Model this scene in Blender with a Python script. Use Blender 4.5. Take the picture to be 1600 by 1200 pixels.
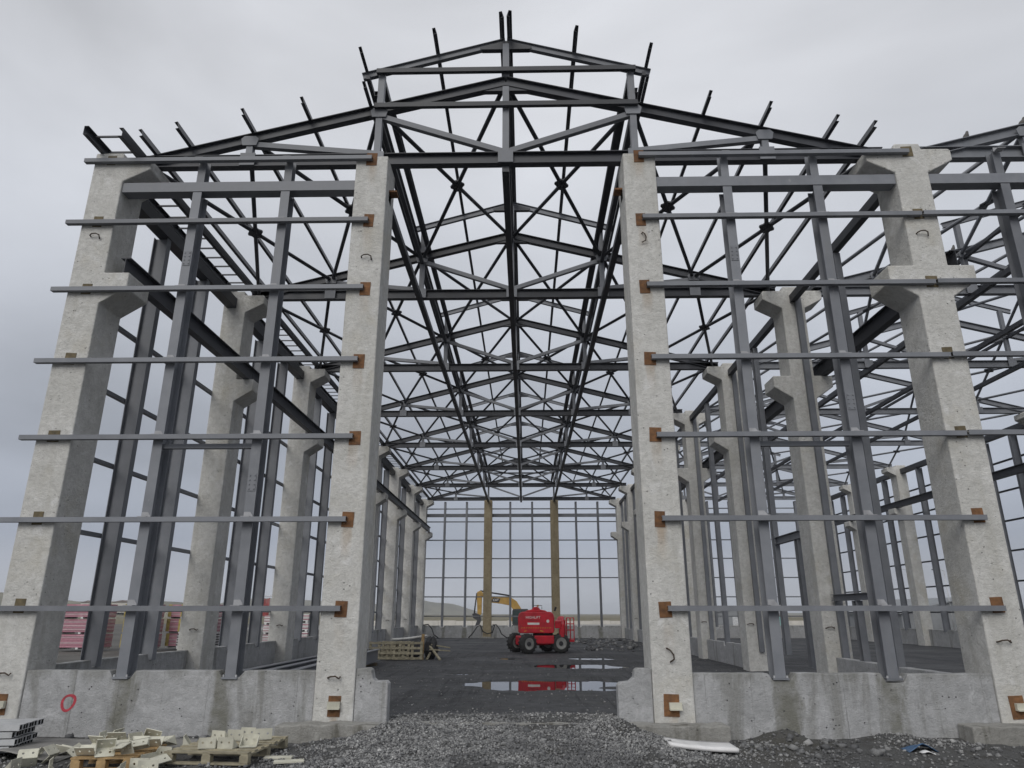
import bpy, math, random
import numpy as np
from mathutils import Vector, Matrix, noise as mnoise

# ------------------------------------------------------------------ clear
for o in list(bpy.data.objects):
    bpy.data.objects.remove(o, do_unlink=True)
scene = bpy.context.scene
COL = scene.collection
rnd = random.Random(7)
R = math.radians

# ------------------------------------------------------------------ camera
cam_d = bpy.data.cameras.new('camera')
cam = bpy.data.objects.new('camera', cam_d)
COL.objects.link(cam)
cam_d.sensor_width = 36.0
cam_d.lens = 1105.36 / 1600.0 * 36.0
cam_d.clip_start = 0.1
cam_d.clip_end = 6000
cam.location = (0.386, -12.479, 1.853)
cam.rotation_euler = (math.pi / 2 + 0.3140, 0.0, 0.0194)
scene.camera = cam
scene.render.resolution_x = 1024
scene.render.resolution_y = 768

# ------------------------------------------------------------------ world: overcast sky
SUN_EL, SUN_AZ = R(36), R(198)          # azimuth clockwise from +Y: behind the camera
world = bpy.data.worlds.new('World')
scene.world = world
world.use_nodes = True
wn, wl_ = world.node_tree.nodes, world.node_tree.links
wn.clear()
w_out = wn.new('ShaderNodeOutputWorld')
w_bg = wn.new('ShaderNodeBackground')
sky = wn.new('ShaderNodeTexSky')
sky.sky_type = 'NISHITA'
sky.sun_disc = False
sky.sun_elevation = SUN_EL
sky.sun_rotation = SUN_AZ
sky.air_density = 1.5
sky.dust_density = 4.0
tc = wn.new('ShaderNodeTexCoord')
sep = wn.new('ShaderNodeSeparateXYZ')
wl_.new(tc.outputs['Generated'], sep.inputs[0])
ramp = wn.new('ShaderNodeValToRGB')      # cloud deck brightness by elevation
els = ramp.color_ramp.elements
els[0].position = 0.0
els[0].color = (4.7, 4.95, 5.4, 1)
els[1].position = 1.0
els[1].color = (6.6, 6.7, 7.0, 1)
for p_, c_ in ((0.02, (4.7, 4.95, 5.5, 1)), (0.09, (3.6, 3.95, 4.75, 1)), (0.22, (4.5, 4.8, 5.5, 1)),
               (0.42, (6.0, 6.25, 6.8, 1)), (0.62, (6.9, 7.05, 7.45, 1))):
    e_ = els.new(p_)
    e_.color = c_
wl_.new(sep.outputs['Z'], ramp.inputs['Fac'])
mp = wn.new('ShaderNodeMapping')
mp.inputs['Scale'].default_value = (1.0, 1.0, 2.6)
mp.inputs['Location'].default_value = (7.4, 2.6, 1.8)
wl_.new(tc.outputs['Generated'], mp.inputs[0])
nz = wn.new('ShaderNodeTexNoise')
nz.inputs['Scale'].default_value = 1.6
nz.inputs['Detail'].default_value = 5.0
nz.inputs['Roughness'].default_value = 0.5
nz.inputs['Distortion'].default_value = 0.4
wl_.new(mp.outputs[0], nz.inputs['Vector'])
mr = wn.new('ShaderNodeMapRange')
mr.inputs['From Min'].default_value = 0.25
mr.inputs['From Max'].default_value = 0.75
mr.inputs['To Min'].default_value = 0.76
mr.inputs['To Max'].default_value = 1.22
wl_.new(nz.outputs['Fac'], mr.inputs['Value'])
mul = wn.new('ShaderNodeVectorMath')
mul.operation = 'SCALE'
wl_.new(ramp.outputs['Color'], mul.inputs[0])
wl_.new(mr.outputs['Result'], mul.inputs['Scale'])
mix = wn.new('ShaderNodeMix')
mix.data_type = 'RGBA'
mix.inputs['Factor'].default_value = 0.93
wl_.new(sky.outputs[0], mix.inputs['A'])
wl_.new(mul.outputs[0], mix.inputs['B'])
wl_.new(mix.outputs['Result'], w_bg.inputs['Color'])
w_bg.inputs['Strength'].default_value = 0.10
wl_.new(w_bg.outputs[0], w_out.inputs[0])

# ------------------------------------------------------------------ soft sun through cloud
sun_d = bpy.data.lights.new('sun', 'SUN')
sun_d.energy = 1.35
sun_d.angle = R(35)
sun_d.color = (1.0, 0.975, 0.93)
sun = bpy.data.objects.new('sun', sun_d)
COL.objects.link(sun)
d_ = Vector((math.sin(SUN_AZ) * math.cos(SUN_EL), math.cos(SUN_AZ) * math.cos(SUN_EL), math.sin(SUN_EL)))
sun.rotation_euler = d_.to_track_quat('Z', 'Y').to_euler()
sun.location = (0, -20, 30)

scene.view_settings.view_transform = 'Standard'
scene.view_settings.look = 'None'
scene.view_settings.gamma = 1.0
scene.view_settings.exposure = 0.0
scene.view_settings.use_curve_mapping = False


# ================================================================== helpers
class MB:
    """collects vertices and faces of one mesh"""
    def __init__(self):
        self.v, self.f = [], []

    def add(self, vs, fs):
        n = len(self.v)
        self.v += [tuple(p) for p in vs]
        self.f += [tuple(i + n for i in f) for f in fs]
        return self

    def box(self, x0, x1, y0, y1, z0, z1):
        return self.add([(x0, y0, z0), (x1, y0, z0), (x1, y1, z0), (x0, y1, z0), (x0, y0, z1), (x1, y0, z1), (x1, y1, z1), (x0, y1, z1)],
                        [(0, 3, 2, 1), (4, 5, 6, 7), (0, 1, 5, 4), (1, 2, 6, 5), (2, 3, 7, 6), (3, 0, 4, 7)])

    def prism(self, poly, axis, a, b):
        """polygon (pairs) extruded along axis from a to b; axis y: pairs are x,z; x: y,z; z: x,y"""
        def P(q, t):
            return {'y': (q[0], t, q[1]), 'x': (t, q[0], q[1]), 'z': (q[0], q[1], t)}[axis]
        n = len(poly)
        vs = [P(q, a) for q in poly] + [P(q, b) for q in poly]
        fs = [tuple(range(n)), tuple(range(2 * n - 1, n - 1, -1))]
        fs += [(i, i + n, (i + 1) % n + n, (i + 1) % n) for i in range(n)]
        return self.add(vs, fs)

    def sweep(self, prof, A, B, up=(0, 0, 1)):
        """profile (side, up pairs) carried from A to B"""
        A, B = Vector(A), Vector(B)
        d = (B - A).normalized()
        s = d.cross(Vector(up))
        if s.length < 1e-5:
            s = d.cross(Vector((0, 1, 0)))
        s.normalize()
        u = s.cross(d).normalized()
        n = len(prof)
        vs = [A + s * a + u * b for a, b in prof] + [B + s * a + u * b for a, b in prof]
        fs = [tuple(range(n - 1, -1, -1)), tuple(range(n, 2 * n))]
        fs += [(i, (i + 1) % n, (i + 1) % n + n, i + n) for i in range(n)]
        return self.add(vs, fs)

    def tube(self, pts, r, n=8):
        """round tube along a polyline"""
        pts = [Vector(p) for p in pts]
        vs, fs = [], []
        prev = None
        for i, p in enumerate(pts):
            d = (pts[min(i + 1, len(pts) - 1)] - pts[max(i - 1, 0)]).normalized()
            s = d.cross(Vector((0, 0, 1)) if abs(d.z) < .95 else Vector((0, 1, 0))) if prev is None else prev - d * prev.dot(d)
            s.normalize()
            prev = s
            u = s.cross(d)
            for k in range(n):
                t = 2 * math.pi * k / n
                vs.append(p + s * (r * math.cos(t)) + u * (r * math.sin(t)))
        for i in range(len(pts) - 1):
            for k in range(n):
                fs.append((i * n + k, i * n + (k + 1) % n, (i + 1) * n + (k + 1) % n, (i + 1) * n + k))
        fs.append(tuple(range(n - 1, -1, -1)))
        fs.append(tuple(range(len(vs) - n, len(vs))))
        return self.add(vs, fs)

    def lathe(self, prof, axis='z', c=(0, 0, 0), n=20, caps=True):
        """profile of (radius, height) turned about an axis through c"""
        vs, fs = [], []
        for r, h in prof:
            for k in range(n):
                t = 2 * math.pi * k / n
                a, b = r * math.cos(t), r * math.sin(t)
                q = {'z': (a, b, h), 'y': (a, h, b), 'x': (h, a, b)}[axis]
                vs.append((q[0] + c[0], q[1] + c[1], q[2] + c[2]))
        m = len(prof)
        for i in range(m - 1):
            for k in range(n):
                fs.append((i * n + k, i * n + (k + 1) % n, (i + 1) * n + (k + 1) % n, (i + 1) * n + k))
        if caps:
            fs.append(tuple(range(n - 1, -1, -1)))
            fs.append(tuple(range((m - 1) * n, m * n)))
        return self.add(vs, fs)

    def mesh(self, name, m, smooth=False):
        me = bpy.data.meshes.new(name)
        me.from_pydata(self.v, [], self.f)
        me.materials.append(m)
        me.validate()
        import bmesh
        bm = bmesh.new()
        bm.from_mesh(me)
        bmesh.ops.recalc_face_normals(bm, faces=bm.faces)
        bm.to_mesh(me)
        bm.free()
        if smooth:
            me.polygons.foreach_set('use_smooth', [True] * len(me.polygons))
        return me


WLOC = {}


def link(name, me, parent=None, loc=(0, 0, 0), rot=None, bevel=0.0, seg=1):
    """one object; loc is a world place, the parent's own place is taken off"""
    o = bpy.data.objects.new(name, me)
    COL.objects.link(o)
    loc = Vector(loc)
    WLOC[o.name] = loc
    if parent is not None:
        o.parent = parent
        o.location = loc - WLOC[parent.name]
    else:
        o.location = loc
    if rot is not None:
        o.rotation_euler = rot
    if bevel:
        b = o.modifiers.new('bevel', 'BEVEL')
        b.width = bevel
        b.segments = seg
        b.limit_method = 'ANGLE'
        b.angle_limit = R(40)
    return o


def thing(name, label, cat, loc=(0, 0, 0), group=None, rotz=0.0):
    o = link(name, None, None, loc)
    o.empty_display_size = 0.2
    o.rotation_euler = (0, 0, rotz)
    return tag(o, label, cat, group)


def tag(o, label, cat, group=None):
    o['label'] = label
    o['category'] = cat
    if group:
        o['group'] = group
    return o


def child(name, me, parent, loc=(0, 0, 0), rot=None, bevel=0.0, seg=1):
    """part placed in its parent's own frame"""
    o = bpy.data.objects.new(name, me)
    COL.objects.link(o)
    o.parent = parent
    o.location = loc
    if rot is not None:
        o.rotation_euler = rot
    if bevel:
        b = o.modifiers.new('bevel', 'BEVEL')
        b.width = bevel
        b.segments = seg
        b.limit_method = 'ANGLE'
        b.angle_limit = R(40)
    return o


def copy_tree(o, parent=None):
    c = o.copy()
    COL.objects.link(c)
    c.parent = parent
    for ch in list(o.children):
        copy_tree(ch, c)
    return c


# section profiles (side, up)
def prof_i(h, b, tf=0.016, tw=0.011):
    H, B, w = h / 2, b / 2, tw / 2
    return [(-B, -H), (B, -H), (B, -H + tf), (w, -H + tf), (w, H - tf), (B, H - tf), (B, H), (-B, H), (-B, H - tf), (-w, H - tf), (-w, -H + tf), (-B, -H + tf)]


def prof_c(h, b, t=0.008, flip=1):
    H = h / 2
    p = [(0, -H), (b, -H), (b, -H + t), (t, -H + t), (t, H - t), (b, H - t), (b, H), (0, H)]
    p = [((x - b / 2) * flip, z) for x, z in p]
    return p if flip > 0 else p[::-1]


def prof_r(w, h):
    return [(-w / 2, -h / 2), (w / 2, -h / 2), (w / 2, h / 2), (-w / 2, h / 2)]


def prof_o(r, n=8):
    return [(r * math.cos(2 * math.pi * k / n), r * math.sin(2 * math.pi * k / n)) for k in range(n)]


CACHE = {}


def bar(name, prof, key, A, B, m, parent, up=(0, 0, 1)):
    """a straight member from A to B (world) as a part; alike members share a mesh"""
    A, B = Vector(A), Vector(B)
    d = B - A
    k = (key, tuple(round(x, 4) for x in d), tuple(round(x, 4) for x in up), m.name)
    if k not in CACHE:
        CACHE[k] = MB().sweep(prof, (0, 0, 0), d, up).mesh(name, m)
    return link(name, CACHE[k], parent, A)


# ================================================================== materials
def nmat(name):
    m = bpy.data.materials.new(name)
    m.use_nodes = True
    nt = m.node_tree
    return m, nt, nt.nodes['Principled BSDF']


def N(nt, t, **kw):
    n = nt.nodes.new(t)
    for k, v in kw.items():
        if k in n.inputs:
            n.inputs[k].default_value = v
        else:
            setattr(n, k, v)
    return n


def wpos(nt, scale=(1, 1, 1), rand=False):
    g = N(nt, 'ShaderNodeNewGeometry')
    mp = N(nt, 'ShaderNodeMapping')
    mp.inputs['Scale'].default_value = scale
    nt.links.new(g.outputs['Position'], mp.inputs['Vector'])
    if rand:
        oi = N(nt, 'ShaderNodeObjectInfo')
        ml = N(nt, 'ShaderNodeMath', operation='MULTIPLY')
        ml.inputs[1].default_value = 37.0
        nt.links.new(oi.outputs['Random'], ml.inputs[0])
        cb = N(nt, 'ShaderNodeCombineXYZ')
        nt.links.new(ml.outputs[0], cb.inputs[0])
        nt.links.new(ml.outputs[0], cb.inputs[2])
        nt.links.new(cb.outputs[0], mp.inputs['Location'])
    return mp.outputs['Vector']


def noise(nt, vec, scale, detail=4.0, rough=0.55, dist=0.0):
    n = N(nt, 'ShaderNodeTexNoise')
    n.inputs['Scale'].default_value = scale
    n.inputs['Detail'].default_value = detail
    n.inputs['Roughness'].default_value = rough
    n.inputs['Distortion'].default_value = dist
    nt.links.new(vec, n.inputs['Vector'])
    return n.outputs['Fac']


def rng(nt, fac, a, b, c=0.0, d=1.0, smooth=False):
    n = N(nt, 'ShaderNodeMapRange')
    if smooth:
        n.interpolation_type = 'SMOOTHSTEP'
    for k, v in (('From Min', a), ('From Max', b), ('To Min', c), ('To Max', d)):
        n.inputs[k].default_value = v
    nt.links.new(fac, n.inputs['Value'])
    return n.outputs['Result']


def mixc(nt, fac, a, b, blend='MIX'):
    n = N(nt, 'ShaderNodeMix', data_type='RGBA', blend_type=blend)
    for key, v in (('A', a), ('B', b)):
        s = n.inputs[key]
        if isinstance(v, tuple):
            s.default_value = (*v, 1.0) if len(v) == 3 else v
        else:
            nt.links.new(v, s)
    if isinstance(fac, (int, float)):
        n.inputs['Factor'].default_value = fac
    else:
        nt.links.new(fac, n.inputs['Factor'])
    return n.outputs['Result']


def math_(nt, op, a, b=None):
    n = N(nt, 'ShaderNodeMath', operation=op)
    for i, v in enumerate((a, b)):
        if v is None:
            continue
        if isinstance(v, (int, float)):
            n.inputs[i].default_value = v
        else:
            nt.links.new(v, n.inputs[i])
    return n.outputs[0]


def bump(nt, bsdf, height, strength, dist=0.02):
    n = N(nt, 'ShaderNodeBump')
    n.inputs['Strength'].default_value = strength
    n.inputs['Distance'].default_value = dist
    nt.links.new(height, n.inputs['Height'])
    nt.links.new(n.outputs['Normal'], bsdf.inputs['Normal'])


def simple(name, col, rough=0.6, var=0.25, scale=6.0, metal=0.0, dirt=None, bumps=0.0, orand=0.0, spec=0.5):
    """plain coloured surface with uneven tone, optional dirt patches"""
    m, nt, b = nmat(name)
    v = wpos(nt, rand=True)
    n1 = noise(nt, v, scale, 5.0)
    lo = tuple(c * (1 - var) for c in col)
    hi = tuple(min(1, c * (1 + var)) for c in col)
    c = mixc(nt, rng(nt, n1, .3, .7), lo, hi)
    if dirt:
        n2 = noise(nt, v, scale * .35, 6.0, .65)
        c = mixc(nt, rng(nt, n2, .52, .72, 0, .7), c, dirt)
    if orand:
        oi = N(nt, 'ShaderNodeObjectInfo')
        hs = N(nt, 'ShaderNodeHueSaturation')
        nt.links.new(rng(nt, oi.outputs['Random'], 0, 1, 1 - orand, 1 + orand), hs.inputs['Value'])
        nt.links.new(c, hs.inputs['Color'])
        c = hs.outputs['Color']
    nt.links.new(c, b.inputs['Base Color'])
    b.inputs['Roughness'].default_value = rough
    b.inputs['Metallic'].default_value = metal
    b.inputs['Specular IOR Level'].default_value = spec
    nt.links.new(rng(nt, n1, .2, .8, rough * .85, min(1, rough * 1.15)), b.inputs['Roughness'])
    if bumps:
        bump(nt, b, noise(nt, v, scale * 6, 4.0), bumps, .01)
    return m


def concrete(name, c1, c2, stain, streak=0.5, pit=0.6, board=False, warm=None):
    m, nt, b = nmat(name)
    v = wpos(nt)
    vo = wpos(nt, rand=True)
    base = mixc(nt, rng(nt, noise(nt, vo, 1.1, 8.0, .62), .32, .68), c1, c2)
    base = mixc(nt, rng(nt, noise(nt, v, 7.0, 8.0, .75), .42, .66, 0, .55), base, tuple(x * .68 for x in c1))
    base = mixc(nt, rng(nt, noise(nt, v, 3.1, 5.0, .7, .6), .57, .68, 0, .5), base, tuple(min(.8, x * 1.22) for x in c2))
    # run-off streaks: long in z
    vs = wpos(nt, (1.5, 1.5, .22))
    st = rng(nt, noise(nt, vs, 1.5, 7.0, .62, .5), .53, .66, 0, streak, True)
    base = mixc(nt, st, base, stain)
    if board:
        gp = N(nt, 'ShaderNodeNewGeometry')
        sx = N(nt, 'ShaderNodeSeparateXYZ')
        nt.links.new(gp.outputs['Position'], sx.inputs[0])
        ab = math_(nt, 'ABSOLUTE', sx.outputs[0])
        wb = math_(nt, 'ADD', ab, math_(nt, 'MULTIPLY', math_(nt, 'SUBTRACT', noise(nt, wpos(nt, (3, 3, .8)), 1.4, 6.0, .65), .5), .55))
        for px_ in (4.60, 6.28):
            dd = math_(nt, 'ABSOLUTE', math_(nt, 'SUBTRACT', wb, px_))
            base = mixc(nt, math_(nt, 'MULTIPLY', rng(nt, dd, .08, .24, .8, 0, True), rng(nt, noise(nt, v, 4.0, 5.0), .3, .6, .5, 1)), base, (.16, .158, .125))
        top_ = math_(nt, 'ADD', sx.outputs[2], math_(nt, 'MULTIPLY', math_(nt, 'SUBTRACT', noise(nt, wpos(nt, (2.2, 2.2, .5)), 1.5, 6.0, .65), .5), 1.1))
        base = mixc(nt, rng(nt, top_, .80, 1.05, 0, .5, True), base, (.19, .19, .17))
    if warm:
        base = mixc(nt, rng(nt, noise(nt, vo, .75, 5.0, .6), .56, .74, 0, .55), base, warm)
    if warm:
        # faint rust runs below the anchor plates
        gp = N(nt, 'ShaderNodeNewGeometry')
        sx = N(nt, 'ShaderNodeSeparateXYZ')
        nt.links.new(gp.outputs['Position'], sx.inputs[0])
        ab = math_(nt, 'ABSOLUTE', sx.outputs[0])
        wn_ = math_(nt, 'MULTIPLY', math_(nt, 'SUBTRACT', noise(nt, wpos(nt, (4, 4, .9)), 2.0, 5.0, .6), .5), .25)
        fz = math_(nt, 'FRACT', math_(nt, 'DIVIDE', math_(nt, 'SUBTRACT', 31.55, sx.outputs[2]), 1.4861))
        run = rng(nt, fz, .0, .45, 1, 0, True)
        dx = math_(nt, 'ABSOLUTE', math_(nt, 'ADD', math_(nt, 'SUBTRACT', ab, 2.74), wn_))
        msk = math_(nt, 'MULTIPLY', math_(nt, 'MULTIPLY', rng(nt, dx, .03, .13, 1, 0, True), run), rng(nt, noise(nt, v, .8, 3.0), .40, .62, .05, .55))
        msk = math_(nt, 'MULTIPLY', msk, rng(nt, sx.outputs[1], .02, .06, 1, 0))
        base = mixc(nt, msk, base, (.40, .26, .13))
    # air holes
    vor = N(nt, 'ShaderNodeTexVoronoi')
    vor.inputs['Scale'].default_value = 9.0
    nt.links.new(v, vor.inputs['Vector'])
    rn = noise(nt, v, 2.3, 2.0)
    pits = math_(nt, 'MULTIPLY', rng(nt, vor.outputs['Distance'], .06, .13, 1, 0), rng(nt, rn, .45, .6, 0, pit))
    base = mixc(nt, rng(nt, noise(nt, v, 22.0, 6.0, .8), .55, .72, 0, .45), base, tuple(x * .6 for x in c1))
    base = mixc(nt, pits, base, tuple(x * .28 for x in c1))
    hgt = math_(nt, 'SUBTRACT', noise(nt, v, 14.0, 7.0, .65), math_(nt, 'MULTIPLY', pits, 1.2))
    if board:
        g = N(nt, 'ShaderNodeNewGeometry')
        sp = N(nt, 'ShaderNodeSeparateXYZ')
        nt.links.new(g.outputs['Position'], sp.inputs[0])
        xy = math_(nt, 'ADD', sp.outputs[0], sp.outputs[1])
        wob = math_(nt, 'ADD', xy, math_(nt, 'MULTIPLY', noise(nt, v, .9, 2.0), .03))
        fr = math_(nt, 'FRACT', math_(nt, 'MULTIPLY', wob, 1.35))
        ln = rng(nt, math_(nt, 'ABSOLUTE', math_(nt, 'SUBTRACT', fr, .5)), .0, .012, 1, 0)
        ln = math_(nt, 'MULTIPLY', ln, rng(nt, noise(nt, wpos(nt, (.8, .8, .3)), 1.3, 3.0), .42, .6))
        base = mixc(nt, math_(nt, 'MULTIPLY', ln, .35), base, stain)
        hgt = math_(nt, 'ADD', hgt, math_(nt, 'MULTIPLY', ln, .4))
    nt.links.new(base, b.inputs['Base Color'])
    b.inputs['Roughness'].default_value = .9
    b.inputs['Specular IOR Level'].default_value = .25
    rid = noise(nt, wpos(nt, (1, 1, 1.6)), 26.0, 5.0, .7, 1.5)
    hgt = math_(nt, 'ADD', hgt, math_(nt, 'MULTIPLY', rid, .6))
    bump(nt, b, hgt, .95, .028)
    return m


M_COL = concrete('precast_concrete', (.575, .57, .54), (.73, .725, .70), (.46, .45, .405), .4, .75, warm=(.50, .46, .36))
M_COLT = concrete('ochre_stained_concrete', (.31, .255, .165), (.42, .355, .245), (.22, .18, .11), .5, .6)
M_PLINTH = concrete('cast_concrete', (.385, .39, .395), (.51, .515, .525), (.19, .19, .17), .6, .9, board=True)
M_FOOT = concrete('footing_concrete', (.29, .285, .265), (.40, .395, .375), (.13, .125, .105), .85, .5)


def steel_mat():
    m, nt, b = nmat('grey_painted_steel')
    v = wpos(nt, rand=True)
    n1 = noise(nt, v, 2.2, 6.0, .6)
    c = mixc(nt, rng(nt, n1, .3, .7), (.16, .17, .19), (.22, .23, .252))
    vs = wpos(nt, (3.0, 3.0, .2))
    c = mixc(nt, rng(nt, noise(nt, vs, 3.0, 5.0), .58, .75, 0, .4), c, (.20, .20, .20))
    c = mixc(nt, rng(nt, noise(nt, wpos(nt, (1, 1, .25), True), 9.0, 7.0, .75), .64, .72, 0, .55), c, (.36, .36, .35))
    c = mixc(nt, rng(nt, noise(nt, v, 5.5, 8.0, .8), .66, .74, 0, .75), c, (.13, .075, .045))
    oi = N(nt, 'ShaderNodeObjectInfo')
    hs = N(nt, 'ShaderNodeHueSaturation')
    nt.links.new(rng(nt, oi.outputs['Random'], 0, 1, .80, 1.15), hs.inputs['Value'])
    nt.links.new(c, hs.inputs['Color'])
    nt.links.new(hs.outputs['Color'], b.inputs['Base Color'])
    nt.links.new(rng(nt, n1, .2, .8, .42, .62), b.inputs['Roughness'])
    b.inputs['Specular IOR Level'].default_value = .4
    return m


M_STEEL = steel_mat()
M_STEELSHADE = simple('shaded_grey_steel', (.042, .045, .054), .5, .25, 2.0, 0, None, 0, .2, .4)  # same grey steel, darkened: shade and backlight of the members put into the colour
M_CLEAT = simple('pale_primer', (.34, .345, .36), .6, .2, 6.0, 0, (.22, .22, .23))
M_GALV = simple('galvanised_steel', (.48, .49, .50), .5, .2, 4.0, .2)
M_RUST = simple('rusty_plate', (.17, .082, .035), .85, .4, 14.0, 0, (.09, .05, .03), .4, .2)
M_RUSTD = simple('dull_plate', (.13, .105, .06), .85, .35, 14.0, 0, (.08, .06, .04), .4, .2)
M_REBAR = simple('rusty_rebar', (.06, .042, .03), .8, .3, 20.0)
M_CREAM = simple('cream_primer', (.54, .53, .445), .6, .15, 5.0, 0, (.30, .285, .23), .15, .14)
M_WOODN = simple('fresh_pine', (.40, .27, .13), .75, .3, 9.0, 0, (.22, .14, .07), .3, .15)
M_WOODG = simple('weathered_pine', (.31, .28, .20), .85, .3, 9.0, 0, (.16, .14, .10), .3, .15)
M_WOODD = simple('damp_timber', (.12, .10, .07), .85, .35, 8.0, 0, (.05, .045, .035), .3, .2)
M_MAT = simple('grey_sheet', (.22, .215, .205), .8, .25, 3.0, 0, (.07, .07, .065), .3)
M_BLACK = simple('black_rubber_and_bore_shade', (.018, .018, .02), .6, .3, 8.0)
M_TYRE = simple('tyre_rubber', (.03, .03, .031), .8, .3, 8.0, 0, (.06, .058, .05))
M_RED = simple('red_enamel', (.50, .011, .026), .45, .25, 3.0, 0, (.20, .03, .03))
M_DARK = simple('dark_machine_metal', (.035, .035, .04), .55, .3, 6.0)
M_RIM = simple('grey_rim', (.30, .30, .29), .6, .2, 6.0, 0, (.10, .10, .09))
M_YELLOW = simple('yellow_machine_paint', (.36, .22, .05), .5, .2, 2.0, 0, (.25, .15, .04))
M_GLASS = simple('dark_glass', (.03, .045, .045), .08, .1, 2.0)
M_WHITE = simple('white_paint', (.75, .74, .72), .6, .1, 5.0)
M_WHITEF = simple('white_foil', (.68, .68, .68), .55, .15, 4.0, 0, (.4, .4, .4), 0, .1)
M_PINK = simple('pink_foam', (.42, .20, .25), .8, .15, 5.0, 0, (.62, .36, .42), 0, .15)
M_PALEP = simple('pale_pink_foam', (.48, .33, .36), .8, .15, 5.0, 0, None, 0, .12)
M_YGREEN = simple('ochre_wrap', (.34, .27, .08), .7, .3, 6.0, 0, (.15, .12, .05))
M_SHED = simple('grey_shed_cladding', (.20, .21, .22), .7, .15, .8)
M_TEAL = simple('mint_tarpaulin', (.20, .46, .42), .7, .15, 2.0)
M_BLUE = simple('blue_plastic', (.03, .10, .22), .45, .2, 4.0, 0, (.2, .22, .25))
M_REDP = simple('red_spray_paint', (.42, .05, .07), .85, .35, 16.0, 0, (.30, .14, .14))
M_REDT = simple('faded_red_sheet', (.45, .13, .13), .8, .25, 2.0, 0, (.6, .5, .48))
M_BIRD = simple('bird_plumage', (.09, .085, .08), .8, .3, 10.0)
M_PIPE = simple('white_pipe', (.6, .6, .58), .5, .12, 4.0)
M_ORANGE = simple('warning_decal', (.55, .28, .03), .6, .2, 9.0)
M_WALLH = simple('pale_render', (.5, .48, .44), .8, .15, .5)
M_ROOFH = simple('roof_tile', (.16, .13, .12), .8, .2, 1.0)


def ground_mat():
    m, nt, b = nmat('site_ground')
    g = N(nt, 'ShaderNodeNewGeometry')
    sp = N(nt, 'ShaderNodeSeparateXYZ')
    nt.links.new(g.outputs['Position'], sp.inputs[0])
    v = wpos(nt)
    X, Y = sp.outputs[0], sp.outputs[1]
    wob = math_(nt, 'MULTIPLY', math_(nt, 'SUBTRACT', noise(nt, v, .8, 5.0, .65), .5), 1.6)
    Yw = math_(nt, 'ADD', Y, wob)
    Xw = math_(nt, 'ADD', X, wob)
    fine = noise(nt, v, 42.0, 5.0, .7)
    mid = noise(nt, v, 3.2, 7.0, .65)
    big = noise(nt, v, .35, 5.0, .6)
    # crushed black ash floor of the hall
    ash = mixc(nt, rng(nt, mid, .35, .68), (.032, .034, .038), (.074, .076, .082))
    ash = mixc(nt, rng(nt, fine, .4, .75, 0, .55), ash, (.11, .112, .115))
    ash = mixc(nt, rng(nt, noise(nt, wpos(nt, (.35, 1.5, 1)), .9, 5.0, .6), .55, .7, 0, .5), ash, (.10, .098, .092))
    trk = rng(nt, noise(nt, wpos(nt, (2.4, .10, 1)), 1.3, 5.0, .6, .8), .54, .66, 0, .6)
    ash = mixc(nt, trk, ash, (.085, .086, .088))
    ash = mixc(nt, rng(nt, noise(nt, wpos(nt, (3.4, .16, 1)), 1.1, 4.0, .6, 1.2), .56, .64, 0, .6), ash, (.022, .023, .026))
    # crushed stone and mud outside the wall
    grav = mixc(nt, rng(nt, fine, .3, .7), (.045, .046, .048), (.13, .13, .127))
    grav = mixc(nt, rng(nt, mid, .5, .66, 0, .8), grav, (.05, .047, .043))
    grav = mixc(nt, rng(nt, big, .55, .7, 0, .5), grav, (.075, .07, .055))
    inside = math_(nt, 'MULTIPLY', rng(nt, Yw, .5, 1.6, 0, 1, True), rng(nt, Yw, 50, 54, 1, 0, True))
    inside = math_(nt, 'MULTIPLY', inside, math_(nt, 'MULTIPLY', rng(nt, Xw, -9.6, -8.6, 0, 1, True), rng(nt, Xw, 26, 28, 1, 0, True)))
    near = mixc(nt, inside, grav, ash)
    # open land: pale yard then dry grass
    grass = mixc(nt, rng(nt, noise(nt, v, .05, 8.0, .65), .35, .65), (.095, .088, .05), (.19, .165, .105))
    yard = mixc(nt, rng(nt, noise(nt, v, .15, 7.0, .65), .35, .65), (.22, .215, .20), (.36, .355, .34))
    wob2 = math_(nt, 'MULTIPLY', math_(nt, 'SUBTRACT', noise(nt, v, .06, 4.0), .5), 26.0)
    far = mixc(nt, rng(nt, math_(nt, 'ADD', Y, wob2), 118, 128, 0, 1, True), yard, grass)
    outl = math_(nt, 'MAXIMUM', rng(nt, Yw, 50, 56, 0, 1, True), rng(nt, Xw, -13, -10.5, 1, 0, True))
    dirt_ = mixc(nt, rng(nt, noise(nt, v, .3, 7.0, .65), .35, .65), (.065, .063, .058), (.13, .125, .115))
    far = mixc(nt, math_(nt, 'MULTIPLY', rng(nt, Yw, 74, 84, 0, 1, True), rng(nt, Xw, -45, -30, 0, 1, True)), dirt_, far)
    far = mixc(nt, rng(nt, math_(nt, 'ADD', Y, wob2), 118, 128, 0, 1, True), far, grass)
    col = mixc(nt, outl, near, far)
    nt.links.new(col, b.inputs['Base Color'])
    wet = math_(nt, 'MULTIPLY', inside, rng(nt, big, .4, .62))
    nt.links.new(rng(nt, wet, 0, 1, .93, .62), b.inputs['Roughness'])
    b.inputs['Specular IOR Level'].default_value = .35
    bump(nt, b, math_(nt, 'ADD', fine, math_(nt, 'MULTIPLY', mid, .8)), .6, .03)
    return m


M_GROUND = ground_mat()


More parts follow.
